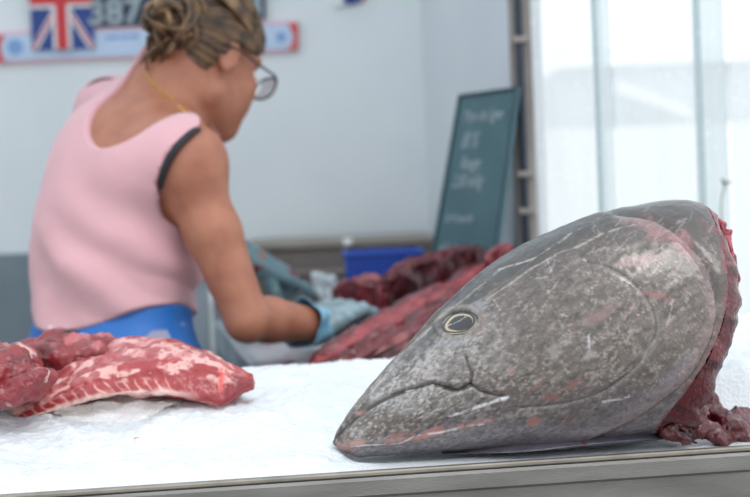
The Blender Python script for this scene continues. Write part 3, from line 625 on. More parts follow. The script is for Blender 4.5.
# the fish has pressed its own bed into the ice
fa_ = (W3-FO)@ea; fcn = (W3-FO)@ec; foot = ss(.025, -.004, np.abs(fcn)-fW(np.clip(fa_, A0, A1))*.75)*ss(A0-.004, A0+.03, fa_)*ss(A1+.35, A1-.02, fa_)
hgt = hgt*(1-foot)+np.minimum(hgt, -.003)*foot
fr_ = ss(A0+.012, A0+.065, fa_)*ss(-.01, .02, fcn); hgt = hgt*(1-fr_)+np.minimum(hgt, -.006)*fr_; fr_ = ss(A0-.03, A0+.02, fa_)*ss(.0, .03, fcn); hgt = hgt*(1-.6*fr_)
right = ss(A1-.06, A1+.05, fa_)*ss(.02, -.05, fcn); hgt += .035*right*(1-foot)
GI = np.stack([WP[..., 0], WP[..., 1], ZR+hgt], -1)
ice = meshobj('crushed_ice', GI.reshape(-1, 3), grid_faces(nx, ny), M['ice']); tag(ice, 'bed of white crushed ice filling the steel counter', 'ice', kind='stuff')
def ice_z(x, y):
    u, v = toC(A(x, y)); i = int(np.clip(round((u+1.08)/2.06*(nx-1)), 0, nx-1)); j = int(np.clip(round((v-.0125)/.5325*(ny-1)), 0, ny-1)); return GI[i, j, 2]

# ------------------------------------------------------------------ lofted meat
def loft(name, secs, mt, parent, colf, NU=140, NV=90, nz=(40, .004), cap=True):
    secs = np.asarray(secs, float)                     # (sections, points, 3) closed round
    g = crs(secs, NU); g = np.moveaxis(crs(np.moveaxis(g, 1, 0), NV, True), 0, 1)
    n = grid_normals(g, True); ctr = g.mean(1, keepdims=True)
    if ((g-ctr)*n).sum() < 0: n = -n
    uu, vv_ = np.meshgrid(np.linspace(0, 1, NU), np.arange(NV)/NV*2*math.pi, indexing='ij'); rg = np.abs(fbm(np.stack([uu*5, np.cos(vv_)*3.2, np.sin(vv_)*3.2], -1)+nz[0], 3))
    g = g+n*(nz[1]*fbm(g*nz[0], 4)+(nz[2] if len(nz) > 2 else 0)*(.2-rg))[..., None]
    u, v = np.meshgrid(np.linspace(0, 1, NU), np.arange(NV)/NV, indexing='ij'); c = colf(u, v, g)
    V = g.reshape(-1, 3); C = c.reshape(-1, 3); F = grid_faces(NU, NV, True)
    e0, e1 = g[0].mean(0), g[-1].mean(0); V = np.concatenate([V, [e0, e1]]); C = np.concatenate([C, [c[0].mean(0), c[-1].mean(0)]]); k = NU*NV
    F += [(k, (j+1) % NV, j) for j in range(NV)]+[(k+1, (NU-1)*NV+j, (NU-1)*NV+(j+1) % NV) for j in range(NV)]
    return meshobj(name, V, F, mt, parent, C)
def cmix(C, f, c): return fmx(C, f, c)
# main loin on the ice; each section: front-bottom, front-mid, ridge, top, back-top, back-bottom
Yl = 1.85
def lsec(b, r, t, dz=0, yb=Yl, dep=.12, under=6):
    fb = P(*b, yb); fr = P(*r, yb+.018); tt_ = P(*t, yb+dep); mid = (fb+fr)/2+A(0, -.004, .0); tm = (fr+tt_)/2+A(0, 0, .006)
    bb = tt_+A(0, .012, 0); bb[2] = fb[2]-.004; bm = (fb+bb)/2; bm[2] = min(fb[2], bm[2])-.006
    return [fb, mid, fr, tm, tt_, bb+A(0, .0, .3*(tt_[2]-bb[2])), bb, bm]
loin = [lsec((18, 424), (12, 412), (9, 404), dep=.03), lsec((30, 421), (24, 400), (18, 393), dep=.05), lsec((48, 413), (52, 388), (44, 372), dep=.09), lsec((80, 402), (86, 372), (78, 352), dep=.12), lsec((115, 396), (118, 366), (112, 341), dep=.13), lsec((150, 395), (152, 360), (148, 338), dep=.13),
        lsec((180, 397), (180, 356), (176, 343), dep=.12), lsec((205, 401), (204, 358), (200, 352), dep=.10), lsec((220, 404), (222, 366), (220, 362), dep=.07), lsec((236, 394), (238, 374), (238, 371), dep=.04), lsec((253, 384), (253, 380), (253, 378), dep=.02)]
def loincol(u, v, g):
    c = np.zeros(g.shape); c[:] = c3((158, 52, 56)); x = (g[..., 0]+.43)*870
    n = fbm(g*70, 4); n2 = fbm(g*28+4, 3); vv = v*8*1.5                     # 0 lower front edge, 3 crest
    top = ss(1.35, 1.75, vv+.35*n2); fr = (1-top)*ss(-.1, .05, vv)
    c = cmix(c, .6*fr*ss(-.1, .4, n), (136, 36, 42)); c = cmix(c, .8*ss(.56, .68, u)*fr, (142, 36, 42))
    web = fbm(np.stack([x*.075, vv*2.2, 0*x], -1)+2, 4)
    c = cmix(c, .95*top*ss(-.12, .16, web+.35*n)*ss(.98, .8, u), (220, 170, 164)); c = cmix(c, .8*top*ss(.05, .3, fbm(g*85+8, 3)), (160, 56, 60)); c = cmix(c, .6*top*ss(.15, .4, n), (186, 100, 100))
    ph = x+14*vv-2.5*vv*vv+8*n2; d = np.abs(((ph/11.0+.10*n2) % 1)-.5)*11.0
    c = cmix(c, .9*fr*ss(1.3, .2, d+.6*n)*ss(.66, .48, u)*ss(.25, .6, vv), (226, 172, 164))
    c = cmix(c, .45*fr*ss(.9, .1, d)*ss(.5, .64, u)*ss(.86, .78, u), (190, 92, 92))
    band = ss(.75, .30, vv+.25*n)*ss(-.3, .05, vv)*ss(.70, .55, u); c = cmix(c, .95*band, (232, 196, 186))
    c = cmix(c, .8*ss(.20, .05, u)*ss(-.2, .2, n), (222, 178, 172)); c = cmix(c, .85*ss(.16, .02, u)*ss(.05, .25, fbm(g*50+21, 3)), (104, 24, 36))
    c = cmix(c, .9*gs(u-.80, .016)*ss(.7, 1.4, vv)*ss(3.2, 2.2, vv), (214, 84, 84)); c = cmix(c, .8*gs(u-.845, .014)*fr, (104, 14, 24))
    return cmix(c, .75*ss(.85, .89, u)*ss(3.2, 2.4, vv), (112, 18, 28))
o = loft('tuna_loin', loin, M['meat'], None, loincol, 300, 180, (45, .0045)); tag(o, 'long pink red tuna loin with white streaks lying on the ice', 'meat', 'raw tuna pieces on the ice')
def chunkcol(base, pale, seed, fat=.25):
    def f(u, v, g):
        c = np.zeros(g.shape); c[:] = c3(base); n = fbm(g*55+seed, 4); m = fbm(g*24+seed, 3)
        c = cmix(c, ss(-.1, .5, n), tuple(int(k*.72) for k in base)); c = cmix(c, .9*ss(fat, fat+.25, m+.4*n), pale); return c
    return f
def blob_secs(path, rw, rh, Y0, up=.0, n=8):
    out = []; m = len(path)
    for i, (x, y, Y) in enumerate(path):
        c = P(x, y, Y); a = P(*path[max(i-1, 0)]); b = P(*path[min(i+1, m-1)]); t = nrm(b-a); s = nrm(np.cross(t, A(0, 0, 1))); u_ = nrm(np.cross(s, t))
        out.append([c+s*rw[i]*math.cos(2*math.pi*k/n)+u_*rh[i]*math.sin(2*math.pi*k/n) for k in range(n)])
    return out
def ground_secs(secs, z=None):
    for sc_ in secs:
        zc = np.mean([q[2] for q in sc_]); 
        for q in sc_:
            if q[2] < zc-.004: q[2] = ZT+.004+.25*max(0, q[2]-ZT)*.0
    return secs
ZT = .962
p1 = [(-40, 372, 1.90), (-20, 372, 1.88), (0, 375, 1.84), (16, 380, 1.80), (30, 376, 1.82), (40, 372, 1.84)]
o = loft('tuna_piece', blob_secs(p1, [.03, .045, .05, .045, .03, .012], [.030, .034, .034, .030, .022, .008], 1.8), M['meat'], None, chunkcol((136, 42, 48), (218, 178, 172), 3, .08), 140, 100, (46, .014)); tag(o, 'ragged pink tuna piece at the left edge of the ice', 'meat', 'raw tuna pieces on the ice')
p2 = [(14, 352, 1.99), (30, 356, 1.97), (55, 356, 1.95), (85, 352, 1.96), (110, 349, 1.98), (128, 346, 2.0)]
o = loft('tuna_piece', blob_secs(p2, [.01, .04, .05, .05, .04, .01], [.008, .020, .024, .020, .014, .004], 1.9), M['meat'], None, chunkcol((132, 38, 44), (184, 96, 98), 9, .22), 140, 100, (46, .012)); tag(o, 'dark red tuna piece lying behind the long streaked loin', 'meat', 'raw tuna pieces on the ice')
p3 = [(-8, 398, 1.78), (0, 396, 1.77), (10, 392, 1.765), (22, 384, 1.765), (34, 376, 1.775), (42, 372, 1.79)]
o = loft('tuna_piece', blob_secs(p3, [.008, .016, .02, .022, .02, .008], [.012, .018, .018, .014, .010, .004], 1.9), M['meat'], None, chunkcol((128, 36, 44), (222, 190, 184), 15, .05), 120, 80, (60, .010)); tag(o, 'small pale-edged tuna scrap wedged before the left end of the loin', 'meat', 'raw tuna pieces on the ice')
# crumpled clear film under the loin, on the ice
nu, nv = 120, 50; U, Vv = np.meshgrid(np.linspace(0, 1, nu), np.linspace(0, 1, nv), indexing='ij'); fx = 55+175*U; 
fyb = np.interp(U, [0, .15, .5, .8, 1], [432, 436, 434, 418, 404]); fyt = np.interp(U, [0, .3, .7, 1], [398, 392, 392, 392]); fyy = fyb+(fyt-fyb)*Vv
pts = np.zeros((nu, nv, 3))
for i in range(nu):
    for j in range(nv):
        q = Pz(fx[i, j], fyy[i, j], ZR+.03); pts[i, j] = (q[0], q[1], ice_z(q[0], q[1])+.006)
wr = np.abs(fbm(pts*A(22, 45, 1), 3)); pts[..., 2] = pts[..., 2].mean()*.35+pts[..., 2]*.65+.016*wr*np.sin(Vv*math.pi)**.5
o = meshobj('plastic_film', pts.reshape(-1, 3), grid_faces(nu, nv), M['film']); tag(o, 'crumpled clear plastic film under the front of the long loin', 'plastic film')
for x, y, r in ((118, 428, .0022), (73, 430, .0014), (137, 446, .001)):
    c = Pz(x, y, ZR+.02); c[2] = ice_z(c[0], c[1])+.003
    o = sdf_lump('tuna_scrap', [(c-A(.003, 0, 0), c+A(.003, 0, .001), r, r)], M['meat'], None, lambda v: np.tile(c3((206, 70, 66)), (len(v), 1)), .0009, (200, .0005), .002); tag(o, 'tiny red tuna scrap on the ice before the plastic film' if r > .002 else ('tiny red speck on the ice left of the bigger scrap' if r > .0012 else 'faintest red speck on the ice, lowest of three'), 'scrap', 'red scraps on the ice')

# ------------------------------------------------------------------ work table
ZT = .962
T0 = Pz(262, 371, ZT); tl = nrm(A(*(Pz(224, 326, ZT)-T0)[:2])); tx = A(tl[1], -tl[0])
def TT(v): return A(*(A(*T0[:2])+tx*v[0]+tl*v[1]), v[2])
def toT(p): q = A(*p[:2])-A(*T0[:2]); return A(q@tx, q@tl)
TL_, TW_ = .92, .46
e = emp('work_table', TT((.2, .4, 0))); tag(e, 'steel work table where the woman cuts the red meat', 'table')
MB().box((.0, 0, ZT-.03), (TW_, TL_, ZT), TT, .004).build('table_top', M['steeltop'], e)
MB().box((-.018, -.012, ZT-.05), (.004, TL_, ZT+.012), TT, .004).build('edge_trim', M['steelpale'], e)
MB().box((-.005, -.02, ZT-.045), (TW_, .0, ZT-.002), TT, .003).build('edge_trim', M['board'], e)
for lx in (.03, TW_-.03):
    for ly in (.03, TL_-.03): MB().box((lx-.02, ly-.02, 0), (lx+.02, ly+.02, ZT-.03), TT, .003).build('leg', M['steel'], e)
# steel sink cabinet seen behind the arm
e = emp('sink_cabinet', A(-.4, 3.66, 0)); tag(e, 'pale steel cabinet behind the woman, seen beneath her raised upper arm', 'cabinet')
X0 = P(186, 300, 3.5)[0]; X1 = P(228, 300, 3.5)[0]; zt = P(200, 268, 3.5)[2]
MB().box((X0, 3.53, .1), (X1-.015, 3.85, zt), bev=.005).build('body', M['steelpale'], e)
MB().box((X0-.01, 3.5, zt-.012), (X1-.005, 3.87, zt+.006), bev=.004).build('top', M['steel'], e)
MB().box((X0+.015, 3.512, .14), (X0+.05, 3.53, zt-.03), bev=.003).build('door', M['steelpale'], e)
MB().tube([A(X0+.056, 3.505, z) for z in np.linspace(zt-.26, zt-.05, 6)], .005).build('handle', M['white'], e, True)
for lx in (X0+.02, X1-.035):
    MB().box((lx-.012, 3.55, 0), (lx+.012, 3.83, .1), bev=.002).build('foot', M['steel'], e)
# back ledge board
lx0 = P(243, 250, 3.62)[0]; ztop = P(340, 240, 3.62)[2]
e = emp('back_shelf', A(-.1, 3.8, 0)); tag(e, 'grey brown back counter running along the white wall', 'counter')
MB().box((lx0, 3.62, .0), (corner[0]+.0-.005, 3.965, ztop-.018)).build('body', M['ledge'], e)
MB().box((lx0-.005, 3.605, ztop-.018), (corner[0]-.004, 3.965, ztop), bev=.004).build('top_board', M['ledgelight'], e)
MB().box((lx0, 3.609, ztop-.075), (corner[0]-.006, 3.62, ztop-.066)).build('groove_strip', M['ledgelight'], e)
b = P(347, 241, 3.6); MB().box((b[0]-.012, 3.604, b[2]-.016), (b[0]+.014, 3.64, b[2]+.006), bev=.006).build('clip', M['white'], e)
# blue crate
cc = P(385, 281, 3.20); yaw = math.radians(3); ccz = ZT; hgtc = P(384, 251, 3.16)[2]-ZT
c2 = A(math.cos(yaw), math.sin(yaw)); c2y = A(-c2[1], c2[0])
def BT(v): return A(*(A(cc[0], 3.16)+c2*v[0]+c2y*v[1]), v[2])
e = emp('plastic_crate', BT((0, .06, ZT))); tag(e, 'bright blue plastic crate behind the meat on the table', 'crate')
w2 = .076; bm = MB(); t_ = .004; dp_ = .13
bm.box((-w2, 0, ZT), (w2, t_, ZT+hgtc-.012), BT).box((-w2, dp_-t_, ZT), (w2, dp_, ZT+hgtc-.012), BT).box((-w2, t_, ZT), (-w2+t_, dp_-t_, ZT+hgtc-.012), BT).box((w2-t_, t_, ZT), (w2, dp_-t_, ZT+hgtc-.012), BT).box((-w2+t_, t_, ZT), (w2-t_, dp_-t_, ZT+t_), BT); bm.build('body', M['crate'], e)
rm = MB(); rm.box((-w2-.005, -.005, ZT+hgtc-.012), (w2+.005, t_, ZT+hgtc), BT, .002).box((-w2-.005, dp_-t_, ZT+hgtc-.012), (w2+.005, dp_+.005, ZT+hgtc), BT, .002).box((-w2-.005, t_, ZT+hgtc-.012), (-w2+t_, dp_-t_, ZT+hgtc), BT).box((w2-t_, t_, ZT+hgtc-.012), (w2+.005, dp_-t_, ZT+hgtc), BT); rm.build('rim', M['crate'], e)
for k in range(7): MB().box((-w2+.012+k*.0215, -.004, ZT+.01), (-w2+.016+k*.0215, .001, ZT+hgtc-.013), BT).build('rib', M['crate'], e)
# boards on the table
def oriented_box(name, px, m, lab, cat, z0, th, ang, sx, sy):
    c = Pz(*px, z0+th); d = A(math.cos(ang), math.sin(ang)); n_ = A(-d[1], d[0])
    o = MB().box((-sx/2, -sy/2, z0), (sx/2, sy/2, z0+th), lambda v: A(*(A(*c[:2])+d*v[0]+n_*v[1]), v[2]), .003).build(name, m); tag(o, lab, cat); return o
oriented_box('cutting_board', (285, 352), M['poly'], 'white blood-smeared cutting board beneath the right forearm of the woman', 'cutting board', ZT+.001, .010, math.radians(10), .15, .30)
oriented_box('wooden_board', (322, 306), M['board'], 'brown wooden block on the table between the two gloves', 'board', ZT+.001, .036, math.radians(8), .13, .12)
wc = P(320, 281, 3.1)
pr = [(P(318, 278, 3.12), P(322, 292, 3.12), .012, .012), (P(331, 280, 3.12), P(336, 296, 3.12), .010, .010), (P(322, 292, 3.12), A(P(326, 300, 3.12)[0], 3.12, ZT+.012), .012, .016), (P(336, 296, 3.12), A(P(326, 300, 3.12)[0], 3.12, ZT+.012), .012, .012)]
o = sdf_lump('crumpled_wrap', pr, M['wrap'], None, None, .003, (90, .007), .01); tag(o, 'crumpled pale plastic wrap left of the blue crate', 'plastic wrap')
# meat on the table
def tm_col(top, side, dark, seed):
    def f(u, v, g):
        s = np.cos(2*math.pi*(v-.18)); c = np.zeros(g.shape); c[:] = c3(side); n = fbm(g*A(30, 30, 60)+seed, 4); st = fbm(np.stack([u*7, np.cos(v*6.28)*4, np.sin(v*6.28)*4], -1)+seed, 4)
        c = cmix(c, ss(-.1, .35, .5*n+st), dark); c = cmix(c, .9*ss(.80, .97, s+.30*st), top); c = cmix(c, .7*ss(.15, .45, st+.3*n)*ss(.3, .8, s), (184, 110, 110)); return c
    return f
def tmeat(name, path, rw, rh, cols, seed, nz, lab, nu=140):
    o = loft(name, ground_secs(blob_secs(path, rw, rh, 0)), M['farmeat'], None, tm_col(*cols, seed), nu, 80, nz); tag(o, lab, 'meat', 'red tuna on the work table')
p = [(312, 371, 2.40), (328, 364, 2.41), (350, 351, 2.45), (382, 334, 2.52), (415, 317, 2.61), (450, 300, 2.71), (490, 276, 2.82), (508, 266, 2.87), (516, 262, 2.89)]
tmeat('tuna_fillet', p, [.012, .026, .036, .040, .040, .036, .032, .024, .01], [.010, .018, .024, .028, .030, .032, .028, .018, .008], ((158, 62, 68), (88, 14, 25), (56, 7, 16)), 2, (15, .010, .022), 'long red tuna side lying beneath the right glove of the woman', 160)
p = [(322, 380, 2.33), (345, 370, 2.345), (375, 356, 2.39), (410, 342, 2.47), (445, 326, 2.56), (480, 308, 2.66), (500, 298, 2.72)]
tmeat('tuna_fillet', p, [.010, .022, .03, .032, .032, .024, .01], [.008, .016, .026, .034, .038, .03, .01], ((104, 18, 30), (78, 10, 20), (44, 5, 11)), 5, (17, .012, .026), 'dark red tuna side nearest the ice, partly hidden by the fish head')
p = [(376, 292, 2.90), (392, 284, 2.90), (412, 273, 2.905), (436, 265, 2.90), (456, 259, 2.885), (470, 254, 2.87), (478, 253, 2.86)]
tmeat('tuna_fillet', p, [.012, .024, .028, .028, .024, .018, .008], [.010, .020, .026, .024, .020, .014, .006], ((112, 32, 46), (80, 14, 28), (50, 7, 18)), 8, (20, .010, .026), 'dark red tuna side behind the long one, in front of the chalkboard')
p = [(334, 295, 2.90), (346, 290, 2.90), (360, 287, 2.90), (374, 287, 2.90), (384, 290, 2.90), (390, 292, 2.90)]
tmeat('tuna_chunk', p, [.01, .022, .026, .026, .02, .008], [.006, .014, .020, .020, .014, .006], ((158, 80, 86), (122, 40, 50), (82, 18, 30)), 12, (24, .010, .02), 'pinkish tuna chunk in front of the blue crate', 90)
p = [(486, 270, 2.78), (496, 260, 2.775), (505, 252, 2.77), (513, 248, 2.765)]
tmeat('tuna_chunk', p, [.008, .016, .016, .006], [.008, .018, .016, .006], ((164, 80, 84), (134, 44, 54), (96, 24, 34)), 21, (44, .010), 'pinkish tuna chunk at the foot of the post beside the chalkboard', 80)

# ------------------------------------------------------------------ chalkboard
tlc, trc = P(460, 95, 3.17), P(518, 87, 2.93); blc, brc = Pz(421.5, 318, ZT+.002), None
d1 = P(432, 258, 3.14)-tlc; blc = tlc+d1*((ZT+.002-tlc[2])/d1[2]); brc = trc+(blc-tlc)
d2 = P(497, 252, 2.90)-trc; brc = trc+d2*((ZT+.002-trc[2])/d2[2])
bx = nrm(trc-tlc); byv = nrm(blc-tlc); bn = nrm(np.cross(byv, bx)); bn = bn if bn@A(-.3, -1, 0) > 0 else -bn
Wb = np.linalg.norm(trc-tlc); Hb = np.linalg.norm(blc-tlc)
e = emp('chalkboard', (blc+brc)/2); tag(e, 'tilted green grey chalkboard with white handwriting, leaning by the post', 'sign')
def BB(s, t, n=0): return tlc*(1-s)*(1-t)+trc*s*(1-t)+blc*(1-s)*t+brc*s*t+bn*n
def bslab(name, s0, s1, t0, t1, n0, n1, m, par):
    V = [BB(s, t, n) for n in (n0, n1) for s, t in ((s0, t0), (s1, t0), (s1, t1), (s0, t1))]
    return meshobj(name, V, [(0, 1, 2, 3), (7, 6, 5, 4), (0, 4, 5, 1), (1, 5, 6, 2), (2, 6, 7, 3), (3, 7, 4, 0)], m, par, smooth=False)
bslab('slate', .0, 1, 0, 1, -.006, 0, M['chalkb'], e)
for a in ((0, 1, 0, .012), (0, 1, .988, 1), (0, .035, .012, .988), (.965, 1, .012, .988)): bslab('frame', *a, 0, .004, M['boardframe'], e)
for txt, s, t, sz in (('Thon de Ligne', .13, .125, .034), ('llll %', .18, .235, .046), ('Rouge', .22, .325, .038), ('2,50 m/kg', .14, .40, .038), ('la 4 tranche', .12, .55, .030), ('ail  huile', .10, .68, .030)):
    text_mesh('chalk_writing', txt, BB(s, t, .0012), bx, -byv, sz, M['chalk'], e, .35, .0008, .92)

# ------------------------------------------------------------------ the woman
def J(px, py, Y): return P(px, py, Y)
TH = math.radians(44); pel = J(112, 362, 2.52); nkb = J(160, 110, 2.60)
tr = A(math.sin(TH), -math.cos(TH), 0); tu = nrm(nkb-pel); tu = nrm(tu-tr*(tu@tr)*.6); tr = nrm(tr-tu*(tr@tu)); tf = nrm(np.cross(tu, tr)); TAX = np.array([tr, tf, tu])
BF = Field((-.80, 2.20, 0), (.06, 3.02, 1.56), .0045)
shR, shL = J(186, 164, 2.43), J(112, 114, 2.74)
elR, wrR = J(246, 317, 2.40), J(320, 326, 2.55)
elL, wrL = J(140, 238, 2.86), J(254, 262, 2.84)
HY30 = math.radians(46); HPI = math.radians(27)
hf = A(math.cos(HY30)*math.cos(HPI), math.sin(HY30)*math.cos(HPI), -math.sin(HPI)); hr = A(math.sin(HY30), -math.cos(HY30), 0); hu = np.cross(hr, hf); HAX = np.array([hr, hf, hu])
hc = J(206, 55, 2.64)
def H(r, f, u): return hc+hr*r+hf*f+hu*u
def torso(B):
    B.ell(pel+A(0, 0, -.02), [nrm(A(tr[0], tr[1], 0)), nrm(A(tf[0], tf[1], 0)), A(0, 0, 1)], (.162, .115, .135), .03)
    B.ell(J(113, 300, 2.53), TAX, (.146, .108, .13), .05)
    B.ell(J(118, 222, 2.545), TAX, (.148, .116, .15), .06)
    B.ell(J(132, 158, 2.57), TAX, (.150, .102, .105), .05)
    B.cone(nkb-tu*.035, shR-tu*.0, .060, .058, .04); B.cone(nkb-tu*.035, shL, .060, .056, .04)
    B.cone(J(120, 175, 2.50)+tr*.06, shR+tu*.0, .060, .055, .04)
    for s in (-1, 1): B.ell(J(130, 215, 2.57)+tf*.072+tr*.06*s, TAX, (.055, .052, .055), .04)
    B.cone(nkb, H(-.0, -.035, -.07), .056, .055, .04); B.cone(nkb+tu*-.02-tf*.02, H(0, -.05, -.03), .05, .05, .03)
torso(BF)
def arm(B, sh, el, wr, k):
    B.cone(sh, sh+(el-sh)*.45, .046, .043, .025); B.cone(sh+(el-sh)*.45, el, .043, .034, .015)
    B.cone(el, el+(wr-el)*.3, .034, .0365, .010); B.cone(el+(wr-el)*.3, wr, .0365, .026, .008)
arm(BF, shR, elR, wrR, 0); BF.ell(elR+A(.002, -.012, -.016), np.eye(3), (.022, .02, .02), .02); arm(BF, shL, elL, wrL, 1)
# head and face
BF.ell(H(0, .002, .022), HAX, (.072, .086, .088), .02); BF.ell(H(0, .022, -.045), HAX, (.060, .066, .078), .03)
BF.ell(H(0, .070, -.100), HAX, (.030, .026, .024), .03); BF.cone(H(.052, .0, -.075), H(.020, .068, -.100), .023, .022, .025); BF.cone(H(-.052, .0, -.075), H(-.020, .068, -.100), .023, .022, .025)
for s in (-1, 1):
    BF.ell(H(.034*s, .056, -.058), HAX, (.030, .034, .036), .02)
    BF.ell(H(.045*s, .058, -.03), HAX, (.024, .024, .022), .02)                                # cheek bones
    BF.ell(H(.033*s, .100, .002), HAX, (.019, .018, .014), .012, 'sub')                       # sockets
    BF.cone(H(.012*s, .088, .022), H(.050*s, .070, .020), .009, .008, .014)                   # brows
    BF.ell(H(.0745*s, -.008, -.012), [nrm(hr*s+hf*-.35), nrm(hf+hr*s*.35), hu], (.007, .019, .031), .006); BF.ell(H(.083*s, -.004, -.010), HAX, (.006, .010, .018), .006, 'sub')   # ears
    BF.cone(H(.0775*s, -.012, -.036), H(.0775*s, -.006, -.040), .006, .006, .004)
BF.cone(H(0, .090, .008), H(0, .111, -.036), .008, .011, .014); BF.ell(H(.010,    .101, -.038), HAX, (.008, .009, .007), .006); BF.ell(H(-.010,    .101, -.038), HAX, (.008, .009, .007), .006)
BF.cone(H(-.018, .089, -.066), H(.018, .089, -.066), .007, .007, .01); BF.cone(H(-.015, .087, -.076), H(.015, .087, -.076), .007, .007, .008); BF.cone(H(-.02, .100, -.071), H(.02, .100, -.071), .002, .002, .003, 'sub')
# hands (within the gloves) -------------------------------------------------
def hand_pts(wr, dirv, up, side, L=.175, curl=(.35, .5, .4), spread=.10, thumb=(.55, -.25), only=None, scale=1.0):
    """side = direction of the thumb; returns list of finger chains"""
    d = nrm(dirv); upv = nrm(up-d*(up@d)); s = nrm(np.cross(d, upv)); s = s if s@side > 0 else -s; ch = []
    lens = [.074, .082, .076, .060]
    for i in range(4):
        lat = (.033-.022*i)*scale; kn = wr+d*(.088-.004*abs(i-1.2))*scale+s*lat+upv*(.004-.004*abs(i-1.3))
        dirn = nrm(d+s*(spread*(1.4-i)*.5)); c = curl if only is None or i not in only else only[i]; pts = [kn]; ang = 0
        for j, fr in enumerate((.45, .31, .24)):
            ang += c[j]; v = dirn*math.cos(ang)-upv*math.sin(ang); pts.append(pts[-1]+v*lens[i]*fr*scale)
        ch.append((pts, [.0095*scale, .0092*scale, .0082*scale, .0068*scale]))
    t0 = wr+d*.022*scale+s*.020*scale; t1 = wr+d*.055*scale+s*(.043)*scale+upv*thumb[1]*.04; t2 = t1+nrm(d+s*thumb[0]+upv*thumb[1])*.034*scale; t3 = t2+nrm(d+s*(thumb[0]*.4)+upv*thumb[1]*1.5)*.026*scale
    ch.append(([t0, t1, t2, t3], [.014*scale, .0125*scale, .0105*scale, .008*scale])); return ch, d, upv, s
def put_hand(B, wr, ch, d, upv, s, off=0):
    for i in range(4): B.cone(wr+s*(.015-.010*i), ch[i][0][0], .016+off, .0105+off, .014)
    B.cone(wr-d*.02, wr+d*.02, .025+off, .021+off, .01)
    for pts, rs in ch: B.chain(pts, [r+off for r in rs], .004)
hR = hand_pts(wrR, J(364, 293, 2.69)-wrR, A(-.1, -.1, 1), A(-.3, 1, .2), curl=(.6, .5, .3), spread=.2, scale=1.06)
hL = hand_pts(wrL, J(292, 276, 2.88)-wrL, A(.15, -.35, 1), A(.2, -1, .3), curl=(.95, 1.15, .8), only={0: (.12, .15, .1)}, thumb=(.1, -.8), scale=.86)
put_hand(BF, wrR, *hR, off=-.0015); put_hand(BF, wrL, *hL, off=-.0015)
# legs
hipz = pel[2]-.05; txy = nrm(A(tr[0], tr[1], 0)); fxy = nrm(A(tf[0], tf[1], 0))
legs = []
for s in (-1, 1):
    h0 = A(*pel[:2], hipz)+txy*.085*s; kn = A(*pel[:2], .48)+txy*.095*s+fxy*.02; an_ = A(*pel[:2], .09)+txy*.10*s-fxy*.01; legs.append((h0, kn, an_))
    BF.cone(h0, kn, .082, .055, .03); BF.cone(kn, kn+(an_-kn)*.35, .052, .054, .02); BF.cone(kn+(an_-kn)*.35, an_, .054, .036, .02); BF.cone(an_, an_+fxy*.10-A(0, 0, .045), .036, .03, .02)
bv, bf = BF.mesh(); bv = relax(bv, bf, 2, .45)
wom = emp('person', A(*pel[:2], 0)); tag(wom, 'woman in pink tank top and blue apron bending over the work table', 'person')
meshobj('body', bv, bf, M['skin'], wom)
# torso coordinates for garment edges
g = BF.grid(); TOC = J(118, 222, 2.545)
def tco(p): q = p-TOC; return q@tr, q@tf, q@tu
def hit(px, py):
    d = ray(px, py); ts_ = np.linspace(2.2, 3.0, 900); pp = CAM+np.outer(ts_/d[1], d); v = BF.at(pp); k = np.argmax(v < 0) if (v < 0).any() else np.argmin(v); return pp[k]
def tc2(px, py): return np.array(tco(hit(px, py)))
SF = Field((-.64, 2.22, .98), (-.06, 2.92, 1.50), .0033); torso(SF)
SF.cone(shR, shR+(elR-shR)*.08, .047, .045, .03); SF.cone(shL, shL+(elL-shL)*.15, .047, .045, .03)
g = SF.grid(); gr, gf, gu = [x.astype(np.float32) for x in tco(g)]
# armhole on the near side: an elliptic tunnel through the shoulder, fitted to its edge
ahp = [tc2(*p) for p in ((148, 190), (153, 168), (166, 148), (192, 127), (156, 214), (176, 226))]
gmax = max(q[1] for q in ahp); ahq = [A(q[1], q[2]) for q in (ahp[3], ahp[2], ahp[1], ahp[0], ahp[4], ahp[5])]
ahq += [ahq[-1]+A(.05, .0), A(ahq[-1][0]+.10, (ahq[0][1]+ahq[-1][1])/2), ahq[0]+A(.05, .03)]; ahs = crs(ahq, 60, True)
fu = np.stack([gf, gu], -1); near_ = (gr > min(q[0] for q in ahp)-.02); cutR = np.full(gf.shape, -1, np.float32); fk = fu[near_]
dd_ = poly_dist(fk, np.concatenate([ahs, ahs[:1]])); cutR[near_] = np.where(in_poly(fk, ahs), dd_, -dd_)
lL = tco(shL); arL = np.sqrt(((gf-lL[1]-.04)/.065)**2+((gu-(lL[2]-.04))/.075)**2); cutL = np.where(gr < lL[0]+.005, (1-arL)*.08, -1).astype(np.float32)
# scoop neck
nb = tc2(107, 149); nl, nr2 = tc2(88, 122), tc2(186, 119); nctr = (nl[0]+nr2[0])/2; nhw = (nr2[0]-nl[0])/2+.004
uN = tco(nkb)[2]; uT = max(nr2[2], nl[2])+.045; depN = uT-nb[2]
nk = np.sqrt((np.abs(gr-nctr)/nhw)**2.2+(np.minimum(gu-uT, 0)/depN)**2); nk2 = np.sqrt((np.abs(gr-nctr)/nhw)**2.2+(np.minimum(gu-uT, 0)/(depN+.03))**2)
cutN = np.where(gf < .0, (1-nk)*.08, (1-nk2)*.08).astype(np.float32)
hp = [(tc2(x, y)[0], hit(x, y)[2]) for x, y in ((34, 314), (48, 326), (75, 332), (120, 323), (160, 309), (186, 298))]
pf = np.polyfit([h[0] for h in hp], [h[1] for h in hp], 2); glo, ghi = min(h[0] for h in hp), max(h[0] for h in hp)
cutH = (np.polyval(pf, np.clip(gr, glo, ghi))-g[..., 2]).astype(np.float32)
lowf = ss(.06, -.12, gu)
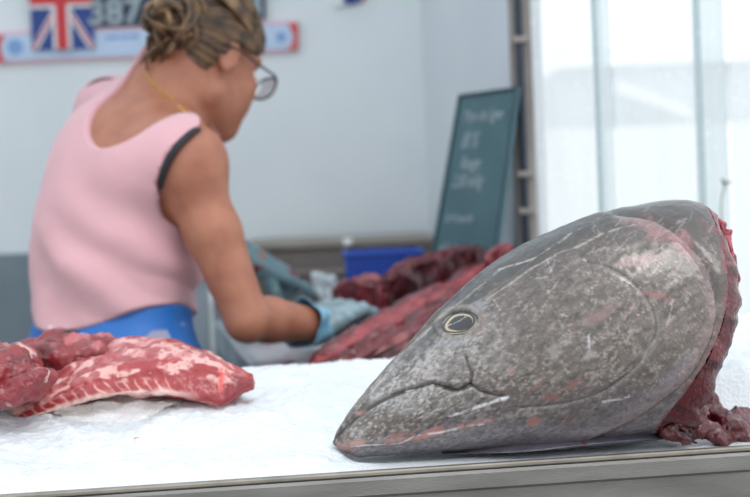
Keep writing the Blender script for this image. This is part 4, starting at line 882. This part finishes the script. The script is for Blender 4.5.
fold = (.0068*np.sin(gu*62+gr*34+2.6*fbm(g*6, 2))*lowf*ss(-.10, .05, gr)+.0030*np.sin(gu*26-gr*30+1.5*fbm(g*4, 2))*ss(.0, -.1, gu)+.0013*fbm(g*22, 3)).astype(np.float32)
def smax(*a):
    r = a[0]
    for b in a[1:]: r = np.maximum(r, b)
    return r
shirt = smax(SF.F-.0085-np.maximum(fold, -.0055), cutR, cutL, cutN, cutH, (gu-(uT+.12)).astype(np.float32))
v, f = SF.mesh(shirt); v = relax(v, f, 2, .4); tk = meshobj('tank_top', v, f, M['tank'], wom); tag(tk, 'pale pink sleeveless top')
def shit(px, py):
    d = ray(px, py); ts_ = np.linspace(2.2, 3.0, 900); pp = CAM+np.outer(ts_/d[1], d); v = SF.at(pp)-.007; k = np.argmax(v < 0) if (v < 0).any() else np.argmin(v); return pp[k]
def skin_band(name, pts, wd, m, par, off=.004, fl=.35, n=40, hit=hit):
    q = crs([hit(*p)+nrm(CAM-hit(*p))*off for p in pts], n); mb = MB(); nn = 10; V = []
    for i, p in enumerate(q):
        t = nrm(q[min(i+1, n-1)]-q[max(i-1, 0)]); o_ = nrm(CAM-p); sd = nrm(np.cross(t, o_)); w_ = np.interp(i/(n-1), np.linspace(0, 1, len(wd)), wd)
        for k in range(nn): a = 2*math.pi*k/nn; V.append(p+sd*w_*math.cos(a)+o_*w_*fl*math.sin(a))
    mb.add(V, grid_faces(n, nn, True)+[tuple(range(nn)), tuple((n-1)*nn+k for k in range(nn))[::-1]]); return mb.build(name, m, par, True)
skin_band('bra_strap', [(200, 128), (190, 134), (177, 147), (167, 163), (162, 177), (160, 190)], [.005, .0055, .006, .006, .0055, .003], M['strap'], wom, .011)
skin_band('bra_strap', [(87, 87), (95, 82), (104, 79.5), (113, 79)], [.002, .0034, .0034, .002], M['strap'], wom, .004, hit=shit)
# apron: wraps hips and hangs in front
AF = Field((-.80, 2.20, .30), (.06, 3.0, 1.25), .006)
AF.ell(J(113, 300, 2.53), TAX, (.146, .108, .13), .05); AF.ell(pel+A(0, 0, -.02), [txy, fxy, A(0, 0, 1)], (.164, .117, .145), .03)
for h0, kn, an_ in legs: AF.cone(h0, kn, .088, .085, .07)
ag = AF.grid(); q = ag-TOC; agr, agf = (q@tr), (q@tf)
wavy = .005*np.sin(np.arctan2(agr, agf)*14+ag[..., 2]*6)*ss(1.0, .7, ag[..., 2])+.002*fbm(ag*20, 3)
AFm = np.maximum(AF.F-.0035-wavy, np.maximum(ag[..., 2]-(np.polyval(pf, np.clip(agr, glo, ghi))+.006), .46-ag[..., 2])).astype(np.float32)
v, f = AF.mesh(AFm); ap = meshobj('apron', relax(v, f, 2), f, M['apron'], wom); tag(ap, 'bright blue apron')
def onb(px, py, off=.012): p = hit(px, py); return p+nrm(CAM-p)*off
BTx = 0
def strip_on(name, pts, wd, m, par, off, th=.002):
    q = [onb(*p, off) for p in pts]; mb = MB(); mb.tube(crs(q, 16), wd, 8); return mb.build(name, m, par, True)
strip_on('apron_tie', [(40, 320), (46, 322), (53, 329)], .0055, M['white'], ap, .014); strip_on('apron_clip', [(58, 330), (66, 332), (75, 335)], .0042, M['blackp'], ap, .015); strip_on('apron_tie', [(80, 336), (86, 336)], .0035, M['white'], ap, .014)
def ahit(px, py, off):
    d = ray(px, py); ts_ = np.linspace(2.2, 3.0, 900); pp = CAM+np.outer(ts_/d[1], d); v = AF.at(pp)-.004; k = np.argmax(v < 0) if (v < 0).any() else np.argmin(v); return pp[k]-nrm(d)*off
q = [ahit(x, y, .012) for x, y in ((132, 350), (142, 338), (152, 331), (160, 329), (167, 330), (172, 340), (174, 350), (170, 366), (150, 368), (134, 364))]; n_ = len(q); dpt = nrm(CAM-q[0])*.003
meshobj('pocket', q+[p+dpt for p in q], [tuple(range(n_)), tuple(range(n_, 2*n_))[::-1]]+[(i, n_+i, n_+(i+1) % n_, (i+1) % n_) for i in range(n_)], M['pocket'], ap, smooth=False)
# trousers and shoes
TFm = Field((-.80, 2.20, .0), (.06, 3.0, 1.1), .008); TFm.ell(pel+A(0, 0, -.02), [txy, fxy, A(0, 0, 1)], (.164, .117, .137), .03)
for h0, kn, an_ in legs: TFm.cone(h0, kn, .088, .064, .03); TFm.cone(kn, an_, .064, .052, .02)
tz = TFm.grid()[..., 2]; v, f = TFm.mesh(np.maximum(TFm.F, np.maximum(.10-tz, tz-1.0)).astype(np.float32)); meshobj('trousers', relax(v, f, 1), f, M['trousers'], wom)
for h0, kn, an_ in legs:
    a0 = A(an_[0], an_[1], .042)-fxy*.03; s_ = Field(a0-A(.25, .25, .05), a0+A(.25, .25, .15), .006); s_.cone(a0, a0+fxy*.16, .042, .04, .01); s_.cone(a0+A(0, 0, .03), a0+A(0, 0, .05), .045, .045, .02); zz = s_.grid()[..., 2]
    v, f = s_.mesh(np.maximum(s_.F, .002-zz).astype(np.float32)); meshobj('clog', relax(v, f, 1), f, M['shoe'], wom)
# gloves
def glove(name, wr, hd, m, el, cuffm):
    c = wr+hd[1]*.08; f = Field(c-A(.15, .15, .15), c+A(.15, .15, .15), .0022); put_hand(f, wr, *hd, off=.0012); g_ = f.grid(); f.F += (.0016*fbm(g_*90, 3)).astype(np.float32)
    v, fa = f.mesh(); o = meshobj(name, relax(v, fa, 1), fa, m, wom)
    ax = nrm(wr-el); mb = MB(); ks = np.linspace(-.050, .012, 14); rad = np.interp(ks, [-.05, -.03, 0, .012], [.042, .037, .029, .025]); nn = 28
    x = nrm(np.cross(ax, A(0, 0, 1))); y = np.cross(ax, x); V = []
    for k, r in zip(ks, rad):
        for j in range(nn):
            a = 2*math.pi*j/nn; rr_ = r+.003*math.sin(a*5+k*60); V.append(wr+ax*k+(x*math.cos(a)+y*math.sin(a))*rr_)
    V2 = [wr+ax*k+(x*math.cos(2*math.pi*j/nn)+y*math.sin(2*math.pi*j/nn))*(r-.002+.003*math.sin(2*math.pi*j/nn*5+k*60)) for k, r in zip(ks, rad) for j in range(nn)]
    n0 = len(V); F = grid_faces(14, nn, True); F = F+[tuple(i+n0 for i in q)[::-1] for q in F]+[(j, n0+j, n0+(j+1) % nn, (j+1) % nn) for j in range(nn)]
    meshobj('glove_cuff', V+V2, F, cuffm, o)
    return o
tag(glove('glove', wrR, hR, M['glove'], elR, M['glovecuff']), 'grey blue rubber glove on the meat'); tag(glove('glove', wrL, hL, M['gloveblood'], elL, M['gloveblood']), 'blood-spotted grey glove, index finger stretched out')
# hair
HF = Field(hc-A(.2, .2, .2), hc+A(.2, .2, .22), .003)
HF.ell(H(0, .000, .028), HAX, (.081, .096, .095), .01); HF.ell(H(0, -.035, -.01), HAX, (.066, .062, .072), .03); HF.ell(J(172, 20, 2.535), np.eye(3), (.034, .036, .032), .02); HF.cone(J(166, 36, 2.55), J(154, 62, 2.565), .018, .010, .02)
hg = HF.grid(); q = hg-hc; qr, qf, qu = q@hr, q@hf, q@hu
pol = np.arctan2(qu+.0, -qf-.0)
strand = .0026*np.sin(np.arctan2(qr, qu+.02)*34+4*fbm(hg*14, 2))+.0022*fbm(hg*40, 3)
bunm = np.linalg.norm(hg-J(168, 30, 2.54), axis=-1)-.062
line = np.minimum(bunm, np.maximum(qf-.088, -(qu-np.interp(qf, [-.1, -.03, -.012, .03, .06, .09], [-.088, -.070, .010, .014, .026, .05]))))
v, f = HF.mesh(np.maximum(HF.F+strand, line).astype(np.float32)); hair = meshobj('hair', relax(v, f, 1), f, M['hair'], wom)
mb = MB(); bcn = J(170, 19, 2.525); rs_ = np.random.default_rng(5)
for i in range(64):
    ax = nrm(rs_.normal(0, 1, 3)); x = nrm(np.cross(ax, A(.3, .5, .8))); y = np.cross(ax, x); R_ = rs_.uniform(.014, .036); c = bcn+rs_.normal(0, .011, 3); t0 = rs_.uniform(0, 6.28); al = np.linspace(t0, t0+rs_.uniform(2.6, 5.2), 18)
    mb.tube([c+R_*(math.cos(a)*x+math.sin(a)*y)+ax*.01*math.sin(a*1.7) for a in al], .0045*np.sin(np.linspace(.3, 2.9, 18))+.001, 6)
for i in range(30):                                # loose strands at the nape
    dy_ = rs_.normal(0, .012); p0 = J(166+rs_.normal(0, 9), 36, 2.54+dy_); p1 = J(154+rs_.normal(0, 6), 55, 2.555+dy_); p2 = J(154+rs_.normal(0, 8), 74+rs_.normal(0, 5), 2.58+dy_)
    mb.tube(crs([p0, p1, p2], 12), np.linspace(.004, .0012, 12), 6)
mb.build('hair_bun', M['hairlight'], hair, True)
mb = MB()
for i in range(130):                               # combed strands from forehead and temples to the bun
    s = rs_.uniform(-1.45, 1.45); y0 = rs_.uniform(.02, .088)*(1 if abs(s) < 1 else .35); pts = []
    for t in np.linspace(0, 1, 16):
        fw_ = y0*(1-t)-.098*t; k = math.sqrt(max(.02, 1-((fw_+.012)/.1015)**2)); a = s*(1-.45*t*t); pts.append(H(.0855*k*math.sin(a), fw_, .030+.0975*k*math.cos(a)+.006*t))
    mb.tube(pts, .0022*np.sin(np.linspace(.2, 2.9, 16))+.0006, 5)
mb.build('hair_strands', M['hairlight'], hair, True)
# eyes, lips, spectacles, necklace
for s in (-1, 1):
    EV = Field(H(.033*s, .086, .0)-A(.03, .03, .03), H(.033*s, .086, .0)+A(.03, .03, .03), .002); EV.ell(H(.033*s, .080, .0), HAX, (.0115, .0115, .0115)); v, f = EV.mesh(); ey_ = meshobj('eyeball', v, f, M['eyew'], wom)
    EV = Field(H(.033*s, .09, .0)-A(.02, .02, .02), H(.033*s, .09, .0)+A(.02, .02, .02), .0015); EV.ell(H(.033*s, .0895, -.001), HAX, (.0052, .0025, .0052)); v, f = EV.mesh(); meshobj('iris', v, f, M['iris'], ey_)
LF = Field(H(0, .09, -.07)-A(.05, .05, .05), H(0, .09, -.07)+A(.05, .05, .05), .002); LF.cone(H(-.019, .089, -.0665), H(.019, .089, -.0665), .0065, .0065, .004); LF.cone(H(-.015, .088, -.0755), H(.015, .088, -.0755), .0072, .0072, .002); v, f = LF.mesh(); meshobj('lips', relax(v, f, 2), f, M['lip'], wom)
gl = emp('spectacles', H(0, .11, -.003)); gl.parent = wom; gl.location = H(0, .11, -.003)-A(*wom.location)
def gframe(s):
    a = np.linspace(0, 2*math.pi, 33); pts = [H(s*(.034+.028*np.sign(math.cos(t))*abs(math.cos(t))**.8), .118-.25*(.034+.028*math.cos(t))**1*.35, -.006+.020*np.sign(math.sin(t))*abs(math.sin(t))**.8) for t in a]
    mb = MB(); mb.tube(pts, .0022, 8); fr = mb.build('rim', M['frame'], gl, True)
    ring = pts[:-1]; cpt = sum(ring)/len(ring); meshobj('lens', ring+[cpt]+[p-hf*.0012 for p in ring]+[cpt-hf*.0012], [(i, (i+1) % 32, 32) for i in range(32)]+[(33+i, 65, 33+(i+1) % 32) for i in range(32)], M['lens'], gl)
    MB().tube([H(s*.064, .110, .004), H(s*.074, .095, .005), H(s*.078, .05, .003), H(s*.0795, .01, .004), H(s*.079, -.012, .002), H(s*.0775, -.022, -.018)], .0021, 8).build('temple', M['frame'], gl, True)
gframe(1); gframe(-1); MB().tube([H(-.008, .119, -.0), H(0, .121, .002), H(.008, .119, -.0)], .002, 8).build('bridge', M['frame'], gl, True)
mb = MB(); np_ = [hit(x, y)+nrm(CAM-hit(x, y))*.003 for x, y in ((146, 74), (152, 82), (160, 89), (168, 95), (175, 102), (181, 108), (186, 113))]; fpath = crs(np_, 40)
for i, p in enumerate(fpath): mb.tube([p-A(.0016, 0, .001), p+A(.0016, 0, -.001)], .0017, 6)
ax = nkb+tu*.02
arc = [nkb+tu*(.012)-tr*(.02)+(-tf*math.cos(t)+tr*math.sin(t)*-1)*.06-tu*.05*ss(1.4, 3.14, t) for t in np.linspace(.3, 3.0, 30)]
mb.build('necklace', M['gold'], wom, True)

# ------------------------------------------------------------------ light
w = bpy.data.worlds.new('sky'); SC.world = w; w.use_nodes = True; N = w.node_tree.nodes; bg = N['Background']
tc = N.new('ShaderNodeTexCoord'); sp = N.new('ShaderNodeSeparateXYZ'); w.node_tree.links.new(tc.outputs['Generated'], sp.inputs[0]); rp = N.new('ShaderNodeValToRGB'); w.node_tree.links.new(sp.outputs['Z'], rp.inputs[0])
rp.color_ramp.elements[0].position = 0.0; rp.color_ramp.elements[0].color = (.97, .98, 1, 1); rp.color_ramp.elements[1].position = .8; rp.color_ramp.elements[1].color = (.86, .93, 1, 1)
w.node_tree.links.new(rp.outputs[0], bg.inputs[0]); bg.inputs[1].default_value = 1.3
sl_ = bpy.data.lights.new('sun', 'SUN'); sl_.energy = 0.9; sl_.angle = math.radians(25); sl_.color = (1, .97, .93); so = bpy.data.objects.new('sun', sl_); COL.objects.link(so)
so.rotation_euler = Vector((-.35, .55, -1)).to_track_quat('-Z', 'Y').to_euler()
SC.view_settings.view_transform = 'Standard'; SC.view_settings.look = 'None'; SC.view_settings.exposure = 0.28; SC.view_settings.gamma = 1; SC.view_settings.use_curve_mapping = False
